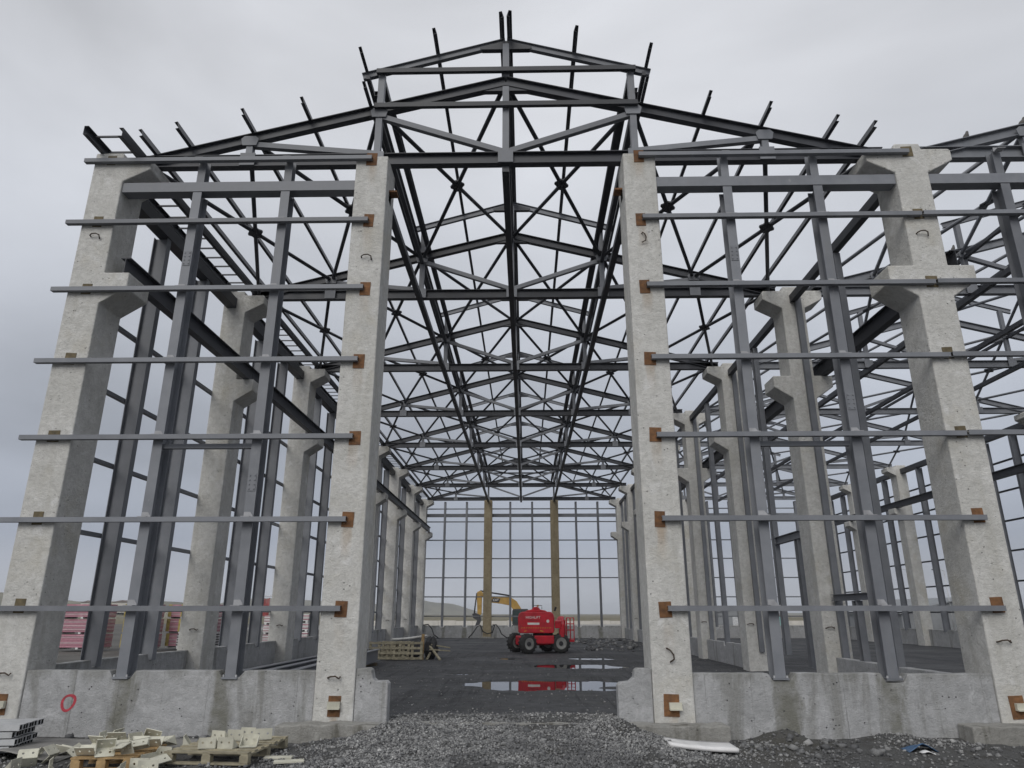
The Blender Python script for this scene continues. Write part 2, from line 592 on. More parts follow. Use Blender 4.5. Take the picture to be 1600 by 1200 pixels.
def stone_mat(name, lo, hi):
    m, nt, b = nmat(name)
    at = N(nt, 'ShaderNodeAttribute', attribute_name='tone')
    c = mixc(nt, at.outputs['Fac'], lo, hi)
    v = wpos(nt)
    c = mixc(nt, rng(nt, noise(nt, v, 60, 3.0), .4, .7, 0, .4), c, tuple(x * .6 for x in lo))
    nt.links.new(c, b.inputs['Base Color'])
    b.inputs['Roughness'].default_value = .88
    b.inputs['Specular IOR Level'].default_value = .3
    return m


M_STONE = stone_mat('crushed_stone', (.085, .087, .092), (.56, .56, .55))


def water_mat():
    m, nt, b = nmat('puddle_water')
    b.inputs['Base Color'].default_value = (.012, .013, .014, 1)
    b.inputs['Roughness'].default_value = .015
    b.inputs['IOR'].default_value = 1.33
    bump(nt, b, noise(nt, wpos(nt), 5.0, 2.0), .006, .01)
    return m


M_WATER = water_mat()
M_HILL = simple('dry_hillside', (.155, .145, .105), .95, .35, .02, 0, (.10, .10, .07))

# ================================================================== the ground
AX, AX2 = 2.76, 8.26          # column axes
B = 6.7                       # bay
TY = 0.4                      # truss plane within a frame
HALL = 16.52                  # second nave
YB = 7 * B                    # last frame

PUDDLES = [  # centre, half axes, seed
    (0.95, 8.55, 2.15, 1.55), (2.35, 15.9, 1.75, 1.25), (-1.7, 12.2, .45, .5), (-0.25, 20.4, .55, .7), (3.1, 20.6, 1.1, .9), (6.0, 11.5, .8, .6)]


def sm(a, b, t):
    t = np.clip((t - a) / (b - a), 0, 1)
    return t * t * (3 - 2 * t)


def vnoise(x, y, f, seed=0):
    """cheap smooth value noise for arrays"""
    x, y = x * f + seed * 17.3, y * f + seed * 9.1
    xi, yi = np.floor(x), np.floor(y)
    xf, yf = x - xi, y - yi
    def h(a, b):
        s = np.sin(a * 127.1 + b * 311.7 + seed * 3.7) * 43758.5453
        return s - np.floor(s)
    u, w = xf * xf * (3 - 2 * xf), yf * yf * (3 - 2 * yf)
    return (h(xi, yi) * (1 - u) + h(xi + 1, yi) * u) * (1 - w) + (h(xi, yi + 1) * (1 - u) + h(xi + 1, yi + 1) * u) * w - .5


def gz(x, y):
    x, y = np.asarray(x, float), np.asarray(y, float)
    z = np.zeros_like(x) - .07 * sm(.6, -.3, y)
    # ramp of crushed stone through the opening
    ramp_ = sm(3.4, 1.5, np.abs(x - .05)) * sm(-4.2, -.2, y) * sm(3.2, .5, y)
    z += .20 * ramp_
    # heap at the right jamb, heaps under the right plinth, lip at the left footing
    for cx, cy, h, sx, sy in ((1.75, -.42, .17, .42, .38), (4.42, -.12, .17, .32, .28), (6.1, -.15, .10, .42, .25), (5.2, -.55, .05, .6, .35),
                              (-1.75, -.45, .10, .38, .4), (-6.1, -.15, .07, .5, .3), (3.9, -.9, .04, .5, .4), (6.9, -.8, .05, .4, .3)):
        z += h * np.exp(-((x - cx) / sx) ** 2 - ((y - cy) / sy) ** 2)
    rough = sm(26, 10, y) * .5 + .5
    z += (vnoise(x, y, .9, 1) * .025 + vnoise(x, y, 2.7, 2) * .022 + vnoise(x, y, 7.5, 3) * .014) * rough
    z += np.where(y < .6, vnoise(x, y, 5.5, 4) * .035 + vnoise(x, y, 14.0, 5) * .018, 0)
    z += .012
    for px, py, ax, ay in PUDDLES:
        d = np.sqrt(((x - px) / ax) ** 2 + ((y - py) / ay) ** 2) + vnoise(x, y, 1.3, 6) * .5 + vnoise(x, y, 3.7, 7) * .22
        z = z * sm(.8, 1.5, d) + (-.05) * sm(1.12, .75, d) * 1.0
    far = sm(55, 160, y) + sm(12, 60, -x)
    z += np.clip(far, 0, 1) * (vnoise(x, y, .05, 8) * .5)
    return z


def lines(segs):
    out = []
    for a, b_, s in segs:
        out += list(np.arange(a, b_ - s * .3, s))
    return out


xs = lines([(-9.6, -4.2, .11), (-4.2, 4.2, .06), (4.2, 9.6, .10)]) + [9.6]
ys = lines([(-5.4, 1.4, .055), (1.4, 6, .13), (6, 24, .10), (24, 50, .45)]) + [50.0]
e = 1.0
while xs[-1] < 2600:
    xs.append(xs[-1] + e); xs.insert(0, xs[0] - e); e *= 1.22
e = .8
while ys[-1] < 3600:
    ys.append(ys[-1] + e); e *= 1.16
e = .5
while ys[0] > -400:
    ys.insert(0, ys[0] - e); e *= 1.4
gx, gy = np.meshgrid(np.array(xs), np.array(ys))
gzv = gz(gx, gy)
nx, ny = len(xs), len(ys)
me = bpy.data.meshes.new('ground')
idx = np.arange(nx * ny).reshape(ny, nx)
quads = np.stack([idx[:-1, :-1], idx[:-1, 1:], idx[1:, 1:], idx[1:, :-1]], -1).reshape(-1, 4)
me.vertices.add(nx * ny)
me.vertices.foreach_set('co', np.stack([gx, gy, gzv], -1).reshape(-1).astype(np.float32))
me.loops.add(quads.size)
me.loops.foreach_set('vertex_index', quads.reshape(-1).astype(np.int32))
me.polygons.add(len(quads))
me.polygons.foreach_set('loop_start', np.arange(0, quads.size, 4, dtype=np.int32))
me.polygons.foreach_set('use_smooth', np.ones(len(quads), dtype=bool))
me.update()
me.validate()
me.materials.append(M_GROUND)
ground = link('ground', me)
ground['kind'] = 'structure'

for i, (px, py, ax, ay) in enumerate(PUDDLES):
    n = 40
    mb = MB()
    vs = [(1.75 * ax * math.cos(2 * math.pi * k / n), 1.75 * ay * math.sin(2 * math.pi * k / n), 0) for k in range(n)]
    mb.add(vs, [tuple(range(n))])
    w = link('puddle', mb.mesh('puddle', M_WATER), None, (px, py, -.022))
    w['kind'] = 'structure'

# hills and rising land far behind
hx = np.linspace(-1400, 1700, 220)
hy = np.linspace(330, 1900, 60)
HX, HY = np.meshgrid(hx, hy)
HZ = -3.0 + vnoise(HX, HY, .006, 11) * 3 + vnoise(HX, HY, .02, 12) * 1.6
for cx, cy, h, sx, sy in ((-222, 1500, 27, 48, 160), (-160, 1520, 16, 34, 150), (-118, 1500, 11, 40, 150), (-330, 1450, 22, 90, 160), (-470, 1300, 30, 120, 160),
                          (-260, 480, 12, 70, 60), (-390, 520, 17, 80, 70), (-180, 560, 8, 50, 60), (-560, 600, 22, 120, 90), (500, 1600, 6, 300, 150), (1100, 1600, 14, 260, 200)):
    HZ += h * np.exp(-((HX - cx) / sx) ** 2 - ((HY - cy) / sy) ** 2)
mb = MB()
mb.v = [tuple(q) for q in np.stack([HX, HY, HZ], -1).reshape(-1, 3)]
ii = np.arange(HX.size).reshape(HX.shape)
mb.f = [tuple(q) for q in np.stack([ii[:-1, :-1], ii[:-1, 1:], ii[1:, 1:], ii[1:, :-1]], -1).reshape(-1, 4).tolist()]
hills = link('hills', mb.mesh('hills', M_HILL, True))
hills['kind'] = 'structure'

# ================================================================== the hall: one building
hall = thing('hall_frame', 'unclad two-nave industrial hall of concrete columns and grey steel trusses', 'building', (0, 0, 0))
COLTOP = 10.93


def column_outline(cx_left, cx_right, raised=True, zb=-.25):
    """outline in x,z about the axis; flags say on which sides corbels stand out"""
    h = .33
    tip = .87
    p = [(-h, zb), (h, zb)]
    if cx_right:
        p += [(h, 7.62), (h + .50, 7.95), (h + .50, 8.28), (h, 8.28), (h, 10.37), (tip, 10.66), (tip, COLTOP - .04), (tip - .05, COLTOP)]
        if raised:
            p += [(h - .05, COLTOP), (h - .08, COLTOP + .13)]
        else:
            p += [(h - .05, COLTOP)]
    else:
        p += [(h, COLTOP + (.13 if raised else -.02))]
    if cx_left:
        q = [(h, 7.62), (h + .50, 7.95), (h + .50, 8.28), (h, 8.28), (h, 10.37), (tip, 10.66), (tip, COLTOP - .04), (tip - .05, COLTOP)]
        if raised:
            q += [(h - .05, COLTOP), (h - .08, COLTOP + .13)]
        p += [(-x, z) for x, z in q[::-1]]
    else:
        p += [(-h, COLTOP + (.13 if raised else -.02))]
    return p


def col_mesh(l, r, raised):
    k = ('col', l, r, raised)
    if k not in CACHE:
        CACHE[k] = MB().prism(column_outline(l, r, raised), 'y', 0, .8).mesh('column', M_COL)
    return CACHE[k]


far_me = MB().prism(column_outline(False, False, False), 'y', 0, .8).mesh('column', M_COLT)
plate_me = MB().box(-.10, .10, -.012, .01, -.14, .14).mesh('anchor_plate', M_RUST)
plate_dull_me = MB().box(-.10, .10, -.012, .01, -.12, .12).mesh('anchor_plate', M_RUSTD)
plate_low_me = MB().box(-.115, .115, -.012, .01, -.16, .16).mesh('anchor_plate', M_RUST)


def loop_mesh(bend):
    pts = [(-.11, .02, 0), (-.10, -.05, .01), (-.05, -.075, .03), (.03, -.08, .035), (.09, -.06, .01 * bend), (.10, -.03, -.07 * bend)]
    return MB().tube(pts, .013, 6).mesh('lifting_loop', M_REBAR, True)


loop_me = [loop_mesh(1), loop_mesh(-.4)]
cleat_me = None
columns = {}


def column(name_key, x, y, l, r, raised=True):
    c = link('column', col_mesh(l, r, raised), hall, (x, y, 0), None, .022, 2)
    columns[name_key] = c
    return c


for k in range(8):
    y = k * B
    column(('L', k), -AX2, y, False, True)
    column(('M', k), AX2, y, True, True)
    column(('R', k), AX2 + HALL, y, True, False)
for k in (0, 7):
    for j, x in enumerate((-AX, AX, HALL - AX, HALL + AX)):
        c_ = column(('W%d' % j, k), x, k * B, False, False, False)
        if k == 7 and j < 2:
            c_.data = far_me

GZ = [1.9386 + 1.4861 * i for i in range(6)] + [10.82]       # girt levels
GH = .085


def on_col(c, x, z, me, name, dy=0.0):
    o = link(name, me, c, (x, WLOC[c.name].y + dy, z))
    if name == 'anchor_plate':
        o.location.x += rnd.uniform(-.03, .03)
        o.location.z += rnd.uniform(-.025, .025)
        o.rotation_euler = (0, rnd.uniform(-.05, .05), 0)
        o.scale = (rnd.uniform(.88, 1.1), 1, rnd.uniform(.88, 1.08))
    return o


# rusty anchor plates, lifting loops and the cream brackets low on the front columns
clip_me = MB().box(-.10, .10, -.075, -.012, -.055, .055).box(-.10, .10, -.11, -.075, -.055, -.035).mesh('bracket', M_CREAM)
for key, x in ((('L', 0), -8.24), (('W0', 0), -2.74), (('W1', 0), 2.73), (('M', 0), 8.22), (('W2', 0), HALL - AX)):
    c = columns[key]
    for i, z in enumerate(GZ):
        on_col(c, x, z + (.06 if key[0] in 'LM' else .0), plate_dull_me if key[0] == 'L' or (key[0] == 'M' and i > 1) else plate_me, 'anchor_plate')
    on_col(c, x + .01, .43, plate_low_me, 'anchor_plate')
    on_col(c, x + (.04 if x > 0 else 0), .44, clip_me, 'bracket')
for key, x, z, b_ in ((('W0', 0), -2.727, 8.55, 0), (('W0', 0), -2.77, .845, 1), (('W1', 0), 2.744, 8.93, 0), (('W1', 0), 2.74, 1.22, 0), (('L', 0), -8.24, 9.08, 0),
                      (('M', 0), 8.206, 8.96, 0), (('M', 0), 8.19, 1.41, 1), (('L', 0), -8.25, .89, 1)):
    o = on_col(columns[key], x, z, loop_me[b_], 'lifting_loop')
    if key[0] == 'W1':
        o.rotation_euler = (0, R(75 if z > 5 else 60), 0)
for k in range(1, 7):
    on_col(columns[('L', k)], -8.2, 1.45, loop_me[1], 'lifting_loop')
    on_col(columns[('L', k)], -8.22, 9.0, loop_me[0], 'lifting_loop')
    on_col(columns[('M', k)], 8.1, 1.5, loop_me[1], 'lifting_loop')
# steel seats near the head of the two front mullion columns
seat_me = MB().box(-.05, .16, .28, .52, -.02, .02).box(-.05, .0, .28, .52, -.22, .0).mesh('steel_seat', M_RUST)
for key, s in ((('W0', 0), 1), (('W1', 0), -1)):
    c = columns[key]
    o = link('steel_seat', seat_me, c, (s * (-AX + .33) if s > 0 else AX - .33, 0, 10.25))
    if s < 0:
        o.rotation_euler = (0, 0, math.pi)
        o.location.y = .8

# ------------------------------------------------------------------ footings
for x0, x1, k in ((-9.4, -7.8, 0), (-3.55, -1.6, 0), (1.75, 3.52, 0), (7.2, 9.4, 0)):
    mb = MB()
    n = 14
    top = [(x0 + (x1 - x0) * i / n, .20 + rnd.uniform(-.012, .018)) for i in range(n + 1)]
    mb.prism([(x0, -.5), (x1, -.5)] + top[::-1], 'y', -.42, -.004)
    link('footing', mb.mesh('footing', M_FOOT), hall, (0, 0, 0), None, .02, 2)
for x in (-AX, AX):
    link('footing', MB().box(-.58, .58, -.3, 1.0, -.3, .12).mesh('footing', M_FOOT), hall, (x, YB, 0), None, .02)


# ------------------------------------------------------------------ plinth walls
def plinth(A, Bp, notches, top=.95, th=.24, zb=-.35, drop=.12, jag=.008, m=None):
    """upstand wall from A to B in plan; notches are distances along where a post stands in a pocket"""
    A, Bp = Vector((*A, 0)), Vector((*Bp, 0))
    L = (Bp - A).length
    ang = math.atan2(Bp.y - A.y, Bp.x - A.x)
    pts = []
    s = 0.0
    marks = []
    for d in notches:
        marks += [(d - .20, 0), (d - .13, 1), (d + .15, 1), (d + .24, 0)]
    pts.append((0, top))
    t = .25
    grid = [g for g in np.arange(.25, L, .33) if all(abs(g - d) > .3 for d in notches)]
    allm = sorted([(g, 2) for g in grid] + marks)
    for d, kind in allm:
        if kind == 1:
            pts.append((d, top - drop + rnd.uniform(-.02, .02)))
        else:
            pts.append((d, top + rnd.uniform(-jag, jag)))
    pts.append((L, top))
    mb = MB().prism([(0, zb), (L, zb)] + pts[::-1], 'y', 0, th)
    return link('plinth_wall', mb.mesh('plinth_wall', m or M_PLINTH), hall, (A.x, A.y, 0), (0, 0, ang), .012, 2)


FP = (4.52, 6.345)             # front posts: distance from the nave axis
pl_left = plinth((-AX2 + .335, .035), (-AX - .335, .035), [AX2 - .335 - FP[1], AX2 - .335 - FP[0]], .955)
pl_right = plinth((AX + .335, .035), (AX2 - .335, .035), [FP[0] - AX - .335, FP[1] - AX - .335], .925)
plinth((AX2 + .335, .035), (HALL - AX - .335, .035), [1.5, 3.3], .93)
# stubs at the jambs of the opening, broken down in a step
stub = MB().prism([(0, -.3), (.54, -.3), (.54, .76), (.50, .80), (.33, .80), (.28, .84), (.25, .97), (.20, 1.0), (0, .99)], 'y', 0, .24)
link('plinth_wall', stub.mesh('plinth_wall', M_PLINTH), hall, (-AX + .335, .03, 0), None, .012, 2)
stub = MB().prism([(0, -.3), (-.56, -.3), (-.56, .74), (-.52, .78), (-.36, .80), (-.29, .86), (-.27, .97), (-.22, 1.0), (0, 1.0)][::-1], 'y', 0, .24)
link('plinth_wall', stub.mesh('plinth_wall', M_PLINTH), hall, (AX - .335, .03, 0), None, .012, 2)
# threshold strip between the jambs
th = MB()
n = 30
for i in range(n):
    pass
th.prism([(-1.87 + 3.72 * i / n, .02 + .03 * math.sin(i * 1.7) + rnd.uniform(-.015, .015)) for i in range(n + 1)] +
         [(1.85 - 3.72 * i / n, .20 + .02 * math.sin(i * 2.3) + rnd.uniform(-.015, .015)) for i in range(n + 1)], 'z', -.2, .178)
link('threshold', th.mesh('threshold', M_FOOT), hall)
for k in range(7):
    y0, y1 = k * B + .805, (k + 1) * B - .005
    plinth((-AX2 - .02, y0), (-AX2 - .02, y1), [B / 3 + TY - .8, 2 * B / 3 + TY - .8], .97 - .01 * (k % 2), .22)
    plinth((AX2 + HALL + .24, y0), (AX2 + HALL + .24, y1), [B / 3 + TY - .8, 2 * B / 3 + TY - .8], .95, .22)
    if k != 1:
        plinth((AX2 + .11, y0), (AX2 + .11, y1), [B / 2 + TY - .8], .80, .22)
for x0, x1, ns in ((-AX2 + .335, -AX - .335, (1.5, 3.34)), (-AX + .335, AX - .335, (1.5, 3.34)), (AX + .335, AX2 - .335, (1.5, 3.34)),
                   (AX2 + .335, HALL - AX - .335, (1.5, 3.34)), (HALL - AX + .335, HALL + AX - .335, (1.5, 3.34)), (HALL + AX + .335, HALL + AX2 - .335, (1.5, 3.34))):
    plinth((x0, YB + .4), (x1, YB + .4), ns, .95)

# red ring sprayed on the left plinth
mb = MB()
n = 28
ro, ri = [], []
for k in range(n):
    t = 2 * math.pi * k / n
    w_ = .030 + .006 * math.sin(t * 2 + .6)
    a = .125 + .006 * math.sin(3 * t)
    ro.append(((a + w_ * .4) * math.cos(t) * .9 + .02 * math.sin(t), (a + w_ * .4) * math.sin(t)))
    ri.append(((a - w_ * 1.1) * math.cos(t) * .9 + .02 * math.sin(t), (a - w_ * 1.1) * math.sin(t)))
vs = [(x, 0, z) for x, z in ro] + [(x, 0, z) for x, z in ri] + [(x, .004, z) for x, z in ro] + [(x, .004, z) for x, z in ri]
fs = []
for k in range(n):
    j = (k + 1) % n
    fs += [(k, j, j + n, k + n), (k, k + 2 * n, j + 2 * n, j), (k + n, j + n, j + 3 * n, k + 3 * n)]
mb.add(vs, fs)
o = link('paint_ring', mb.mesh('paint_ring', M_REDP), pl_left, (-7.14, .0325, .465))
o['label'] = 'red sprayed ring on the left front plinth wall'

# ------------------------------------------------------------------ steel sections
P_CHB, P_CHT = prof_i(.28, .18), prof_i(.24, .16)
P_RAF = prof_i(.17, .10, .012, .008)
P_WEB = prof_r(.14, .14)
P_DIAG = prof_r(.12, .12)
P_POST = prof_i(.30, .18)
P_SPOST = prof_i(.34, .18)
P_GIRT = prof_c(GH, .10, .008, -1)
P_PURL = prof_c(.20, .085)
P_BOX = prof_r(.30, .17)
P_CRANE = prof_i(.40, .20, .022, .014)
SL = .2575                     # roof slope
ZRT = 13.19                    # main ridge, top of chord
SLL = .287                     # lantern slope
ZLT = 14.28


def ztop(x):
    return ZRT - SL * abs(x)


def zlan(x):
    return ZLT - SLL * abs(x)


gus_b = MB().prism([(-.15, -.10), (.15, -.10), (.19, .06), (.12, .13), (-.12, .13), (-.19, .06)], 'y', -.01, .01).mesh('gusset_plate', M_STEEL)
gus_a = MB().box(-.16, .16, -.012, .012, -.15, .15).mesh('gusset_plate', M_STEEL)
haunch_me = MB().prism([(-.58, -.05), (-.52, -.07), (.52, -.07), (.58, -.05), (.58, 0), (0, .16), (-.58, 0)], 'y', -.06, .06).mesh('haunch', M_STEELSHADE)


def truss(x0, y):
    MC = M_STEELSHADE if x0 == 0 else M_STEEL
    E = 7.72
    zb = COLTOP + .145
    t = bar('roof_truss', P_CHB, 'chb', (x0 - 7.95, y, zb), (x0 + 7.95, y, zb), MC, hall)
    for s in (-1, 1):
        zc0, zc1 = ztop(7.72) - .12, ztop(0) - .12
        bar('top_chord', P_CHT, 'cht', (x0 + s * 7.9, y, ztop(7.9) - .12), (x0 + s * .004, y, ztop(0) - .12), MC, t)
        bar('diagonal', P_DIAG, 'dg', (x0 + s * 2 * AX, y - .0, ztop(2 * AX) - .26), (x0 + s * AX, y, zb + .16), M_STEEL, t, (0, 1, 0))
        bar('diagonal', P_DIAG, 'dg', (x0 + s * AX, y, ztop(AX) - .28), (x0, y, zb + .16), M_STEEL, t, (0, 1, 0))
        bar('web_post', P_WEB, 'wb', (x0 + s * 2 * AX, y, zb + .14), (x0 + s * 2 * AX, y, ztop(2 * AX) - .25), M_STEEL, t, (0, 1, 0))
        bar('web_post', P_WEB, 'wb', (x0 + s * AX, y, zb + .14), (x0 + s * AX, y, ztop(AX) - .25), M_STEEL, t, (0, 1, 0))
        bar('lantern_post', P_WEB, 'wb', (x0 + s * AX, y, ztop(AX)), (x0 + s * AX, y, zlan(AX) - .17), M_STEEL, t, (0, 1, 0))
        bar('lantern_rafter', P_RAF, 'rf', (x0 + s * 3.2, y, zlan(3.2) - .085), (x0 + s * .003, y, zlan(0) - .085), M_STEEL, t)
        link('gusset_plate', gus_b, t, (x0 + s * AX, y - .088, ztop(AX) - .24))
        link('gusset_plate', gus_b, t, (x0 + s * 2 * AX, y - .088, ztop(2 * AX) - .22))
        link('gusset_plate', gus_a, t, (x0 + s * AX, y - .097, zb + .02))
        link('gusset_plate', gus_a, t, (x0 + s * 2 * AX, y - .097, zb + .02))
    bar('web_post', P_WEB, 'wb', (x0, y, zb + .14), (x0, y, ztop(0) - .26), M_STEEL, t, (0, 1, 0))
    bar('lantern_post', P_WEB, 'wb', (x0, y, ztop(0)), (x0, y, zlan(0) - .18), M_STEEL, t, (0, 1, 0))
    link('gusset_plate', gus_a, t, (x0, y - .097, zb + .02))
    link('haunch', haunch_me, t, (x0, y, ztop(0) - .31))
    link('haunch', haunch_me, t, (x0, y, zlan(0) - .26))
    return t


for x0 in (0, HALL):
    for k in range(8):
        truss(x0, k * B + TY)

# roof bracing: two rods crossing in a gusset, three panels each side in every bay
gus_x = MB().prism([(-.10, -.24), (.10, -.24), (.13, -.10), (.19, -.02), (.19, .02), (.13, .10), (.10, .24), (-.10, .24), (-.13, .10), (-.19, .02), (-.19, -.02), (-.13, -.10)], 'z', -.02, .02).mesh('cross_brace', M_STEELSHADE)
P_ROD = prof_o(.054, 7)
NODES = (0.0, AX, 2 * AX, 7.75)
for x0 in (0, HALL):
    for k in range(7):
        ya, yb = k * B + TY + .1, (k + 1) * B + TY - .1
        for s in (-1, 1):
            for j in range(3):
                a, b_ = NODES[j] + .06, NODES[j + 1] - .06
                za, zb_ = ztop(a) - .16, ztop(b_) - .16
                cx, cz = (a + b_) / 2, (za + zb_) / 2
                g = link('cross_brace', gus_x, hall, (x0 + s * cx, (ya + yb) / 2, cz), (0, math.atan(SL) * s, R(45)))
                g.rotation_euler = (0, math.atan(SL) * s, 0)
                # rods belong to the gusset (world directions, so built untilted about it)
                for p, q in (((a, ya, za), (b_, yb, zb_)), ((b_, ya, zb_), (a, yb, za))):
                    A_ = Vector((x0 + s * p[0], p[1], p[2]))
                    B_ = Vector((x0 + s * q[0], q[1], q[2]))
                    inv = Matrix.Rotation(-math.atan(SL) * s, 3, 'Y')
                    C_ = WLOC[g.name]
                    la, lb = inv @ (A_ - C_), inv @ (B_ - C_)
                    mr_ = M_STEELSHADE if x0 == 0 else M_STEEL
                    kk = ('rod', mr_.name, tuple(round(v_, 3) for v_ in (*la, *lb)))
                    if kk not in CACHE:
                        CACHE[kk] = MB().sweep(P_ROD, la, lb).mesh('brace_rod', mr_, True)
                    child('brace_rod', CACHE[kk], g)

# ties along the nave under the bottom chords
YA, YE = TY, YB + TY
for x0 in (0, HALL):
    for x in (-AX, 0, AX):
        bar('longitudinal_tie', prof_r(.15, .15), 'tie', (x0 + x, YA, COLTOP - .08), (x0 + x, YE, COLTOP - .08), M_STEELSHADE, hall)
        bar('longitudinal_tie', prof_r(.10, .10), 'tie2', (x0 + x, YA + .1, ztop(x) - .34), (x0 + x, YE - .1, ztop(x) - .34), M_STEELSHADE, hall)
        if x0:
            continue
        bar('longitudinal_tie', prof_i(.16, .12), 'tie3', (x0 + x * .93, YA + .1, ztop(x) + .10), (x0 + x * .93, YE - .1, ztop(x) + .10), M_STEELSHADE, hall)
        if x:
            bar('lantern_tie', prof_r(.12, .14), 'tie4', (x0 + x, YA + .08, zlan(x) - .28), (x0 + x, YE - .08, zlan(x) - .28), M_STEELSHADE, hall)
            bar('lantern_tie', prof_r(.08, .10), 'tie5', (x0 + x * 1.09, YA - .3, 13.02), (x0 + x * 1.09, YE - .08, 13.02), M_STEELSHADE, hall)
    # purlins: only the first nave has them yet
    for s in ((-1, 1) if x0 == 0 else ()):
        for x in (2.98, 4.29, 5.5, 6.83, 7.55):
            yf = -.25 + rnd.uniform(-.05, .05)
            bar('purlin', prof_c(.17, .07, .008, s), 'pu%d' % s, (x0 + s * x, yf, ztop(x) + .09), (x0 + s * x, YE + .3, ztop(x) + .09), M_STEELSHADE, hall, (s * SL, 0, 1))
        for x in (.085, 1.54, 3.13):
            yf = -.25 + rnd.uniform(-.05, .05)
            bar('lantern_purlin', prof_c(.17, .07, .008, s), 'lp%d' % s, (x0 + s * x, yf, zlan(x) + .09), (x0 + s * x, YE + .3, zlan(x) + .09), M_STEELSHADE, hall, (s * SLL, 0, 1))
        bar('lantern_rail', prof_c(.12, .07), 'lr', (x0 + s * 2.86, YA - .1, 12.75), (x0 + s * 2.86, YE, 12.75), M_STEELSHADE, hall)
    # gable rails of the lantern, front and back
    for y, sg in ((TY - .14, 1), (YE + .14, -1)):
        for z in (12.38, 13.30):
            bar('lantern_gable_rail', prof_c(.11, .09, .008, -1), 'lg%d' % sg, (x0 - 2.86 * sg, y, z), (x0 + 2.86 * sg, y, z), M_STEELSHADE, hall)

# gutter frame on the left eave: two rails with rungs between
for x, nm in ((-8.47, 'g1'), (-7.80, 'g2')):
    bar('gutter_rail', prof_c(.20, .09, .008, 1 if x < -8 else -1), nm, (x, -.62 if x < -8 else -.55, COLTOP + .235), (x, YE + .3, COLTOP + .235), M_STEELSHADE, hall)
y = -.35
while y < YB + .5:
    bar('gutter_rung', prof_r(.035, .035), 'rung', (-8.43, y, COLTOP + .27), (-7.84, y, COLTOP + .27), M_STEELSHADE, hall)
    y += .52

# eave beams between columns, with the posts below
for k in range(7):
    ya, yb = k * B + .805, (k + 1) * B - .005
    for x, pw in ((-AX2 - .08, .28), (AX2, .17), (AX2 + HALL + .08, .28)):
        bar('eave_beam', prof_r(pw, .30 if pw > .2 else .22), 'eb%.2f' % pw, (x, ya, 10.66), (x, yb, 10.66), M_STEELSHADE, hall)
    for x, u in ((-AX2 - .14, 1), (AX2 + HALL + .14, -1)):
        for f in (1, 2):
            yy = k * B + TY + B * f / 3
            bar('wall_post', P_SPOST, 'sp', (x, yy, .84), (x, yy, 10.51), M_STEEL, hall, (1, 0, 0))
    yy = k * B + TY + B / 2
    bar('wall_post', prof_i(.26, .16), 'mp', (AX2, yy, .68), (AX2, yy, 10.51), M_STEEL, hall, (0, 1, 0))
# channel fixed to the face of each inner column of the shared row
for k in range(1, 8):
    bar('column_channel', prof_c(.16, .12), 'cc', (AX2 + .12, k * B - .065, .62), (AX2 + .12, k * B - .065, 10.88), M_STEEL, columns[('M', k)], (1, 0, 0))
# crane beams
for k in range(7):
    for x in (-AX2 + .62, AX2 + .62, AX2 + HALL - .62):
        ya = k * B + TY + (.01 if k else -.25)
        bar('crane_beam', P_CRANE, 'cr%d' % (k == 0), (x, ya, 8.485), (x, (k + 1) * B + TY - .01, 8.485), M_STEELSHADE, hall)

# front wall: posts, box beam, girts
YF = .045                     # front of posts
cleat_me = MB().prism([(-.08, 0), (.08, 0), (.08, .03), (.03, .10), (-.08, .10)], 'y', -.012, .0).box(-.08, .08, -.15, -.012, .0, .012).mesh('girt_cleat', M_CLEAT)


def post_front(x, y, sgn, ztop_=10.12, zbot=.86, parent=hall):
    p = bar('wall_post', P_POST, 'fp', (x, y + sgn * .15, zbot), (x, y + sgn * .15, ztop_), M_STEEL, parent, (0, 1, 0))
    q = bar('post_head', prof_i(.20, .16), 'fh', (x, y + sgn * .14, 10.38), (x, y + sgn * .14, 10.95), M_STEEL, parent, (0, 1, 0))
    base = link('base_plate', base_me, p, (x, y + sgn * .15, zbot - .012))
    for bx, by in ((-.105, -.16), (.105, -.16), (-.105, .16), (.105, .16)):
        link('anchor_bolt', bolt_me, p, (x + bx, y + sgn * .15 + by, zbot))
    link('splice_plate', splice_me, p, (x, y - .004, rnd.choice((4.1, 5.55, 7.1, 8.6))))
    for z in GZ:
        o = link('girt_cleat', cleat_me, p if z < 10.3 else q, (x, y - (.0 if sgn > 0 else 0), z + GH / 2))
        if sgn < 0:
            o.rotation_euler = (0, 0, math.pi)
    return p


bolt_me = MB().lathe([(.016, 0), (.016, .03), (.011, .034)], 'z', n=6).mesh('bolt', M_GALV)
splice_me = MB().box(-.07, .07, -.006, .006, -.16, .16)
for bz in (-.12, -.04, .04, .12):
    for bx in (-.045, .045):
        splice_me.lathe([(.013, -.02), (.013, -.005)], 'y', (bx, 0, bz), 6)
splice_me = splice_me.mesh('splice_plate', M_STEEL)
base_me = MB().box(-.13, .13, -.19, .19, -.02, .012).mesh('base_plate', M_STEEL)
for s in (-1, 1):
    for x in FP:
        post_front(s * x, YF, 1)
for x in (AX2 + 1.84, AX2 + 3.67):
    post_front(x, YF, 1)
for xa, xb in ((-AX2 + .335, -AX - .335), (AX + .335, AX2 - .335), (AX2 + .335, HALL - AX - .335)):
    bar('box_beam', prof_r(.26, .22), 'bb', (xa, YF + .13, 10.25), (xb, YF + .13, 10.25), M_STEEL, hall)
YG = -.064
